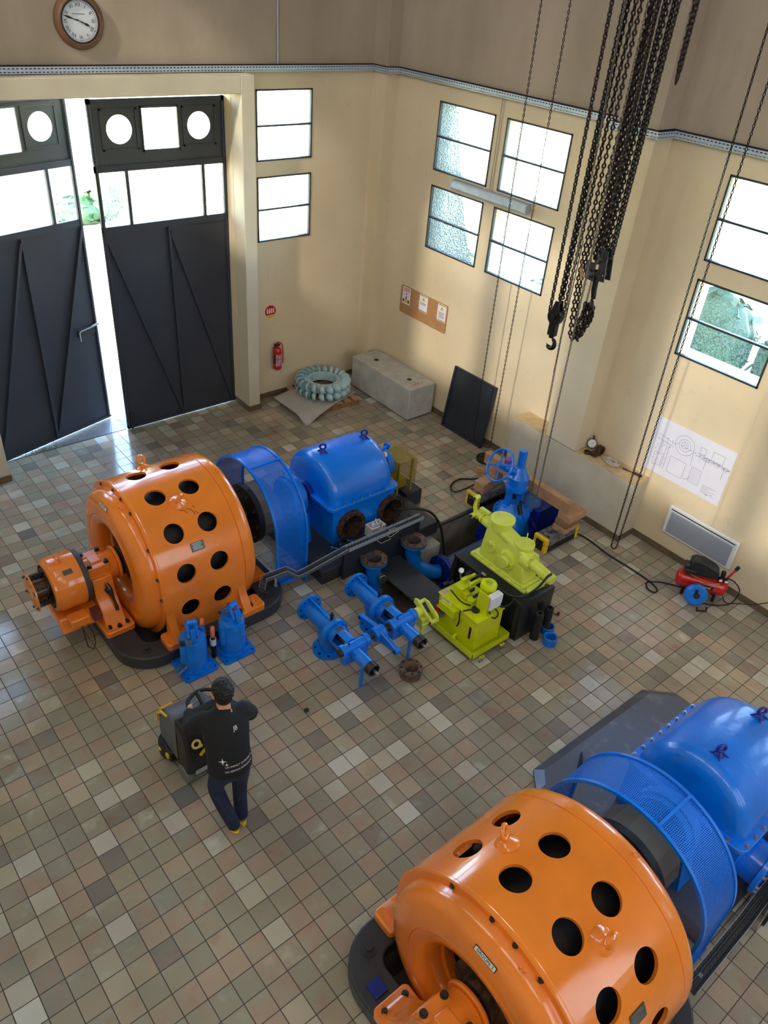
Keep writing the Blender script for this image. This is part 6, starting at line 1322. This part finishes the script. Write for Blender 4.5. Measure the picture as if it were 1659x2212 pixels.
# ================================================================== PERSON AND SCRUBBER
SKIN = M('skin', (196, 140, 108), .5, var=.06, scale=12)
HAIR = M('black_hair', (12, 11, 12), .55, var=.4, scale=60, bump=.6, bscale=90)
SWEAT = M('black_sweatshirt', (14, 15, 22), .85, var=.25, scale=8, bump=.4, bscale=14)
JEANS = M('dark_blue_jeans', (26, 34, 66), .85, var=.25, scale=14, bump=.35, bscale=18)
SHOE = M('grey_shoe', (96, 100, 112), .6, var=.15)
SOLE = M('yellow_sole', (226, 186, 30), .5)
def skin(name, V, E, mat, parent, sub=2, smooth=0):
    """V: list of (x,y,z,r[,r2]); one continuous skinned surface"""
    off = OFF.get(parent.name, Vector()); me = D.meshes.new(name); me.from_pydata([tuple(Vector(v[:3]) - off) for v in V], E, [])
    o = D.objects.new(name, me); COL.objects.link(o); o.modifiers.new('s', 'SKIN'); s = o.modifiers.new('u', 'SUBSURF'); s.levels = sub; s.render_levels = sub
    if smooth: k = o.modifiers.new('k', 'SMOOTH'); k.factor = .5; k.iterations = smooth
    if not me.skin_vertices:
        bm = bmesh.new(); bm.from_mesh(me); bm.verts.layers.skin.verify(); bm.to_mesh(me); bm.free()
    for i, v in enumerate(V):
        d = me.skin_vertices[0].data[i]; d.radius = (v[3], v[4] if len(v) > 4 else v[3]); d.use_root = (i == 0)
    bpy.context.view_layer.update()
    m2 = D.meshes.new_from_object(o.evaluated_get(bpy.context.evaluated_depsgraph_get())); D.objects.remove(o)
    m2.materials.clear(); m2.materials.append(mat); m2.polygons.foreach_set('use_smooth', [True] * len(m2.polygons))
    r = D.objects.new(name, m2); COL.objects.link(r); r.parent = parent; OFF[r.name] = off
    return r
def chainE(*idx): return list(zip(idx, idx[1:]))
PN = thing('person', 'dark-haired person in black sweatshirt and dark jeans pushing a floor scrubber across the tiles', 'person', (1.98, 3.78, 0))
# body: torso, head, arms with hands, legs, one surface
B = [(1.965, 3.79, .95, .09), (1.985, 3.84, 1.12, .09), (2.01, 3.91, 1.28, .10), (2.02, 3.945, 1.38, .045), (2.028, 3.965, 1.47, .055), (2.038, 3.985, 1.53, .07), (2.043, 3.995, 1.60, .08), (2.043, 3.995, 1.63, .07),
     (1.88, 3.99, 1.36, .04), (1.79, 4.14, 1.15, .035), (1.90, 4.37, 1.03, .03), (1.925, 4.42, 1.02, .03),
     (2.155, 3.91, 1.36, .04), (2.29, 4.0, 1.13, .035), (2.22, 4.28, 1.03, .03), (2.205, 4.335, 1.02, .03),
     (1.89, 3.82, .86, .07), (1.865, 3.89, .50, .05), (1.925, 3.70, .14, .042), (1.93, 3.74, .06, .035),
     (2.045, 3.775, .86, .07), (2.075, 3.845, .49, .05), (2.05, 3.79, .10, .042), (2.06, 3.85, .045, .035)]
E_b = chainE(0, 1, 2, 3, 4, 5, 6, 7) + chainE(3, 8, 9, 10, 11) + chainE(3, 12, 13, 14, 15) + chainE(0, 16, 17, 18, 19) + chainE(0, 20, 21, 22, 23)
body = skin('body', B, E_b, SKIN, PN)
hd = MB(); hc = Vector((2.045, 3.998, 1.58)); fw = Vector((.22, .95, -.15)).normalized(); sd = Vector((.97, -.22, 0))
hd.sph(hc, .1, 20, sc=(.80, .98, 1.12)); hd.sph(hc + fw * .06 - Vector((0, 0, .06)), .06, 14, sc=(.85, .8, .9))
hd.prism([(-.012, -.02), (.012, -.02), (.004, .02), (-.004, .02)], 0, .022, M=basis(hc + fw * .088 - Vector((0, 0, .02)), sd, (0, 0, 1)))
for s in (-1, 1): hd.sph(hc + sd * s * .081 - Vector((0, 0, .025)) - fw * .005, .03, 10, sc=(.4, .65, 1.05))
hd.build('head', SKIN, PN, smooth=60)
fc = MB()
for s in (-1, 1): fc.sph(hc + fw * .088 + sd * s * .03 + Vector((0, 0, .012)), .009, 8)
fc.box(-.022, -.003, 0, .022, .003, .004, basis(hc + fw * .105 - Vector((0, 0, .07)), sd, (0, 0, 1))); fc.build('eyes_and_mouth', BLACK, PN)
random.seed(9); hr = MB(); up = Vector((0, 0, 1))
hr.sph(hc + Vector((0, -.008, .03)), .104, 22, sc=(.82, .97, 1.02))
for k in range(260):
    d = Vector((random.gauss(0, 1), random.gauss(0, 1), random.gauss(.45, .8))).normalized()
    if d.dot(fw) > .45 and d.z < .45: continue
    if d.z < -.42: continue
    p = hc + Vector((d.x * .077, d.y * .092 - .008, d.z * .099 + .03)); hr.sph(p, random.uniform(.012, .018), 8)
hr.sph(hc - fw * .025 - Vector((0, 0, .035)), .082, 18, sc=(.92, .9, 1.0))
hr.build('hair', HAIR, PN, smooth=60)
SWR = [(1.965, 3.79, .865, .185, .135), (1.966, 3.79, .90, .195, .142), (1.966, 3.792, .97, .192, .14), (1.97, 3.815, 1.06, .188, .138), (1.98, 3.85, 1.17, .195, .138), (1.995, 3.89, 1.28, .205, .132), (2.003, 3.915, 1.35, .195, .115), (2.011, 3.935, 1.40, .145, .098), (2.018, 3.952, 1.437, .085, .08), (2.024, 3.962, 1.472, .068, .07)]
m = MB(); vs = []; nn = 28
for cx, cy, z, rx, ry in SWR:
    for k in range(nn): a = 2 * PI * k / nn; u = rx * cos(a); v = ry * sin(a); vs.append((cx + u * .965 + v * .26, cy - u * .26 + v * .965, z))
m.add(vs, [list(range(nn))[::-1], [(len(SWR) - 1) * nn + k for k in range(nn)]] + [(i * nn + k, i * nn + (k + 1) % nn, (i + 1) * nn + (k + 1) % nn, (i + 1) * nn + k) for i in range(len(SWR) - 1) for k in range(nn)])
m.tube(crom([(1.93, 3.965, 1.345), (1.865, 3.995, 1.345), (1.815, 4.085, 1.235), (1.785, 4.145, 1.135), (1.845, 4.265, 1.075), (1.91, 4.395, 1.038)], 4), [.078] * 4 + [.086] * 4 + [.074] * 4 + [.064] * 4 + [.054] * 4 + [.044], 16)
m.tube(crom([(2.09, 3.93, 1.345), (2.165, 3.91, 1.345), (2.24, 3.955, 1.245), (2.30, 4.01, 1.13), (2.26, 4.15, 1.07), (2.222, 4.30, 1.038)], 4), [.078] * 4 + [.086] * 4 + [.074] * 4 + [.064] * 4 + [.054] * 4 + [.044], 16)
sw = m.build('sweatshirt', SWEAT, PN)
r_ = sw.modifiers.new('r', 'REMESH'); r_.mode = 'VOXEL'; r_.voxel_size = .011; k_ = sw.modifiers.new('k', 'SMOOTH'); k_.factor = .5; k_.iterations = 9
bpy.context.view_layer.update(); m2 = D.meshes.new_from_object(sw.evaluated_get(bpy.context.evaluated_depsgraph_get())); sw.modifiers.clear(); sw.data = m2
m2.materials.clear(); m2.materials.append(SWEAT); m2.polygons.foreach_set('use_smooth', [True] * len(m2.polygons))
JN = [(1.965, 3.79, .90, .165, .13), (1.966, 3.795, .98, .15, .12), (1.885, 3.825, .80, .105), (1.862, 3.88, .62, .085), (1.865, 3.895, .50, .076), (1.895, 3.80, .30, .07), (1.925, 3.705, .15, .064), (1.928, 3.70, .11, .062),
      (2.05, 3.775, .80, .105), (2.078, 3.83, .62, .085), (2.08, 3.848, .49, .074), (2.06, 3.82, .28, .068), (2.05, 3.785, .10, .064), (2.05, 3.785, .06, .063)]
skin('jeans', JN, chainE(0, 1) + chainE(0, 2, 3, 4, 5, 6, 7) + chainE(0, 8, 9, 10, 11, 12, 13), JEANS, PN)
def shoe(a, toe, pitch):
    f = (Vector(toe) - Vector(a)); f.z = 0; f.normalize(); Mx = basis(a, f.cross(Vector((0, 0, 1))), f) if False else Matrix.Translation(Vector(a)) @ Matrix(((f.y, f.x, 0, 0), (-f.x, f.y, 0, 0), (0, 0, 1, 0), (0, 0, 0, 1))) @ Matrix.Rotation(pitch, 4, 'X')
    m = MB(); m.sph((0, -.02, .06), .05, 14, Mx, (.85, 1, 1.1)).sph((0, .09, .035), .05, 14, Mx, (.9, 1.7, .7)); s = m.build('shoe', SHOE, PN, smooth=60)
    P = []
    for k in range(20): t = 2 * PI * k / 20; P.append((.038 * sin(t) * (1 + .15 * cos(t)), .045 + .135 * -cos(t)))
    MB().prism(P, -.01, .012, M=Mx).build('sole', SOLE, s, bevel=.006)
shoe((1.925, 3.70, .085), (1.96, 3.9, 0), -.55); shoe((2.055, 3.80, .012), (2.10, 4.0, 0), 0)
# hands: palm, four fingers and a thumb closed round the handle bar
def hand3(c, bar, into, s):
    c = Vector(c); bar = Vector(bar).normalized(); into = Vector(into).normalized(); up = into.cross(bar).normalized(); up = up if up.z > 0 else -up
    V = [(*(c - into * .045 + up * .012), .026), (*(c + up * .024 - into * .01), .032)]; E = [(0, 1)]
    for k, (L, r) in enumerate(((.9, .0085), (1.0, .009), (.95, .0085), (.78, .0075))):
        o = bar * (.028 - .019 * k); n = len(V)
        V += [(*(c + up * .026 + into * .022 + o), r * 1.05), (*(c + up * .004 + into * .034 * L + o), r), (*(c - up * .018 * L + into * .018 + o), r * .9)]
        E += [(1, n), (n, n + 1), (n + 1, n + 2)]
    n = len(V); V += [(*(c + bar * .036 * s - into * .012 + up * .004), .010), (*(c + bar * .030 * s + into * .004 - up * .018), .009)]; E += [(1, n), (n, n + 1)]
    return skin('hand', V, E, SKIN, PN, 1)
hand3((1.925, 4.435, 1.03), (.45, .9, 0), (.5, .55, -.35), 1); hand3((2.215, 4.36, 1.03), (-.35, .9, 0), (-.5, .55, -.35), 1)
# printed lettering, wrapped onto the sweatshirt
from mathutils.bvhtree import BVHTree
bpy.context.view_layer.update()
bv = BVHTree.FromPolygons([v.co + Vector(PN.location) for v in sw.data.vertices], [list(p.vertices) for p in sw.data.polygons])
def wrap(o, d):
    d = Vector(d).normalized(); off = Vector(PN.location)
    for v in o.data.vertices:
        w = v.co + off; h = bv.ray_cast(w - d * .5, d)
        q = h[0] if h[0] is not None else bv.find_nearest(w)[0]
        v.co = q - d * .005 - off
    return o
bx = Vector((.97, -.24, 0)); bz = Vector((0, 0, 1)); bd = Vector((.24, .97, 0))
def ptext(s, size, at, z): 
    o = text('printed_lettering', s, size, WHITE, basis((at[0], at[1], z), bx, bz + bx * .10), PN, 0, 'CENTER'); return wrap(o, bd)
ptext('JB', .045, (1.985, 3.6), 1.34); ptext('UN IMPACT DURABLE', .0245, (1.945, 3.5), 1.03); ptext('UN SERVICE EFFICACE', .0245, (1.94, 3.5), .985)
def star(at, z, r):
    P = []
    for k in range(8): a = PI / 4 * k; q = r if k % 2 == 0 else r * .25; P.append((q * cos(a), q * sin(a)))
    c = [(0, 0, 0)] + [(x, y, 0) for x, y in P]; m = MB(); m.add(c, [(0, 1 + k, 1 + (k + 1) % 8) for k in range(8)], basis((at[0], at[1], z), bx, bz)); return wrap(m.build('printed_star', WHITE, PN, recalc=False), bd)
star((1.82, 3.55), 1.09, .034); star((1.85, 3.55), 1.058, .02)

SCRB = M('scrubber_grey', (88, 92, 100), .45, var=.06); SCB = M('scrubber_black', (24, 25, 28), .45, var=.15)
SC_ = thing('floor_scrubber', 'grey and black walk-behind floor scrubber with yellow details held by the person', 'floor scrubber', (2.05, 4.75, 0))
m = MB(); m.prism([(4.52, .16), (4.50, .60), (4.52, .68), (4.66, .72), (4.86, .66), (4.96, .54), (4.99, .30), (4.96, .16)], 1.83, 2.28, 'x'); m.build('water_tank', SCRB, SC_, bevel=.05, seg=4)
m = MB(); m.prism([(4.40, .13), (4.36, .30), (4.365, .60), (4.41, .72), (4.50, .78), (4.60, .80), (4.62, .13)], 1.83, 2.27, 'x'); m.build('recovery_tank', SCB, SC_, bevel=.035, seg=3)
m = MB(); m.prism([(4.40, .74), (4.38, .88), (4.34, .95), (4.42, 1.0), (4.52, .96), (4.56, .78)], 1.95, 2.19, 'x'); m.build('console_column', SCB, SC_, bevel=.02)
MB().box(-.13, -.065, -.02, .13, .065, .02, basis((2.07, 4.37, .975), (1, 0, 0), (0, .85, .5))).build('console', M('console_slate', (44, 50, 62), .4), SC_, bevel=.012)
MB().box(-.055, -.03, 0, .055, .02, .012, basis((2.07, 4.355, .985), (1, 0, 0), (0, .85, .5))).build('console_recess', BLACK, SC_, bevel=.006)
def led(name, rgb):
    m = D.materials.new(name); m.use_nodes = True; b = m.node_tree.nodes['Principled BSDF']; b.inputs['Emission Color'].default_value = lin(rgb); b.inputs['Emission Strength'].default_value = 3; return m
LG, LR, LB = led('green_led', (60, 230, 120)), led('red_led', (255, 60, 60)), led('blue_led', (90, 150, 255))
for k in range(6):
    MB().box(-.005, -.005, 0, .005, .005, .006, basis((2.02 + .02 * k, 4.403, 1.008), (1, 0, 0), (0, .85, .5))).build('status_light', (LG, LG, LG, LR, LB, LB)[k], SC_)
m = MB(); m.tube(crom([(1.93, 4.36, .97), (1.925, 4.43, 1.02), (1.955, 4.50, 1.05), (2.07, 4.545, 1.06), (2.185, 4.50, 1.05), (2.215, 4.43, 1.02), (2.21, 4.36, .97)]), .019, 10); m.tube([(2.07, 4.54, 1.055), (2.07, 4.44, .99)], .026, 8); m.build('handle_bar', SCB, SC_)
q = MB(); q.prism([(4.955, .42), (4.975, .42), (4.95, .56), (4.86, .665), (4.72, .72), (4.72, .70), (4.84, .645), (4.93, .55)], 1.818, 1.832, 'x'); q = q.build('yellow_stripe', YELLOW, SC_)
m = MB(); m.prism([(4.88, .655), (4.945, .575), (4.955, .585), (4.89, .667)], 1.84, 1.96, 'x'); m.build('yellow_corner', YELLOW, SC_)
m = MB(); m.torus((1.93, 4.36, .60), (0, -1, .5), .036, .012, 24, 8).box(1.945, 4.34, .55, 1.985, 4.36, .575); m.build('hose_ring', M('pale_yellow_plastic', (222, 204, 110), .5), SC_)
m = MB(); m.tube([(1.955, 4.345, .44), (2.02, 4.335, .52)], .016, 8); m.build('drain_lever', YELLOW, SC_)
m = MB(); m.cyl((1.94, 4.86, .02), (1.94, 4.86, .17), .17, n=32).cyl((2.14, 4.86, .02), (2.14, 4.86, .17), .17, n=32).box(1.80, 4.70, .05, 2.3, 4.95, .19); m.build('brush_deck', SCB, SC_, bevel=.015)
MB().box(1.782, 4.72, .10, 1.80, 4.77, .15).sph((1.785, 4.86, .13), .028, 10).build('deck_knob', YELLOW, SC_)
for x in (1.85, 2.25): MB().cyl((x - .03, 4.48, .10), (x + .03, 4.48, .10), .10, n=28).build('wheel', M('grey_wheel', (110, 112, 112), .6), SC_, bevel=.01)
m = MB(); m.tube(crom([(1.80, 4.28, .03), (1.95, 4.22, .03), (2.1, 4.22, .03), (2.3, 4.28, .03)]), .02); m.box(1.98, 4.24, .03, 2.1, 4.42, .10); 
MB().box(1.90, 4.355, .17, 2.08, 4.37, .21).build('maker_plate', M('grey_plate', (170, 174, 178), .5), SC_)

# ================================================================== LIGHT, SKY, CAMERA
w = D.worlds.new('sky'); SC.world = w; w.use_nodes = True; N = w.node_tree.nodes; L = w.node_tree.links
bg = N['Background']; sk = N.new('ShaderNodeTexSky'); sk.sky_type = 'NISHITA'; sk.sun_disc = False; sk.sun_elevation = math.radians(36); sk.sun_rotation = math.radians(250); sk.air_density = 1.2; sk.dust_density = 1.0
L.new(sk.outputs[0], bg.inputs[0]); bg.inputs[1].default_value = 3.2
sun = D.lights.new('sun', 'SUN'); sun.energy = 60; sun.angle = math.radians(2.2); sun.color = (1, .90, .74)
so = D.objects.new('sun', sun); COL.objects.link(so); so.rotation_euler = Vector((1, .3, -.70)).to_track_quat('-Z', 'Y').to_euler()
def win_light(name, axis, at, a, b, c, d, energy, col):
    l = D.lights.new(name, 'AREA'); l.shape = 'RECTANGLE'; l.energy = energy; l.color = col
    o = D.objects.new(name, l); COL.objects.link(o)
    if axis == 'x':
        s = 1 if at < 4 else -1; o.location = (at + .03 * s, (a + b) / 2, (c + d) / 2); dr = Vector((s, 0, 0))
    else:
        s = 1 if at < 4 else -1; o.location = ((a + b) / 2, at + .03 * s, (c + d) / 2); dr = Vector((0, s, 0))
    q = dr.to_track_quat('-Z', 'Y'); o.rotation_euler = q.to_euler(); l.size = abs(b - a) - .1; l.size_y = d - c - .1
    return l
for k, (a, b) in enumerate(UPL): win_light('daylight_left', 'x', XL, a, b, 7.5, 10.6, 46, (1, .98, .95))
for k, (a, b) in enumerate(UPF): win_light('daylight_front', 'y', YF, a, b, 3.0, 8.5, 70, (.84, .92, 1))
for axis, at, rng in (('x', XR + .36, WB_Y[:4]), ('y', YB + .36, WA_X)):
    for a, b in rng:
        for c, d in ZW:
            l = win_light('sky_portal', axis, at, a, b, c, d, 1, (1, 1, 1)); l.cycles.is_portal = True; l.size += .1; l.size_y += .1
l = win_light('sky_portal', 'y', YB + .4, 2.21, 6.24, 0, 4.95, 1, (1, 1, 1)); l.cycles.is_portal = True

cam = D.cameras.new('camera'); co_ = D.objects.new('camera', cam); COL.objects.link(co_); SC.camera = co_
cam.sensor_fit = 'VERTICAL'; cam.sensor_height = 36; cam.sensor_width = 27; cam.lens = 1678.562 / 2212 * 36; cam.clip_start = .05; cam.clip_end = 300
co_.matrix_world = Matrix.Translation((0, 0, 33.26604 * .2)) @ Matrix.Rotation(math.radians(-42.552397), 4, 'Z') @ Matrix.Rotation(math.radians(54.497314), 4, 'X') @ Matrix.Rotation(math.radians(5.421436), 4, 'Z')
SC.view_settings.view_transform = 'Standard'; SC.view_settings.look = 'None'; SC.view_settings.gamma = 1; SC.view_settings.use_curve_mapping = False; SC.view_settings.exposure = .5
c = SC.cycles; c.max_bounces = 8; c.diffuse_bounces = 4; c.glossy_bounces = 3; c.transmission_bounces = 4; c.transparent_max_bounces = 12; c.caustics_reflective = False; c.caustics_refractive = False; c.sample_clamp_indirect = 6
c.use_denoising = True
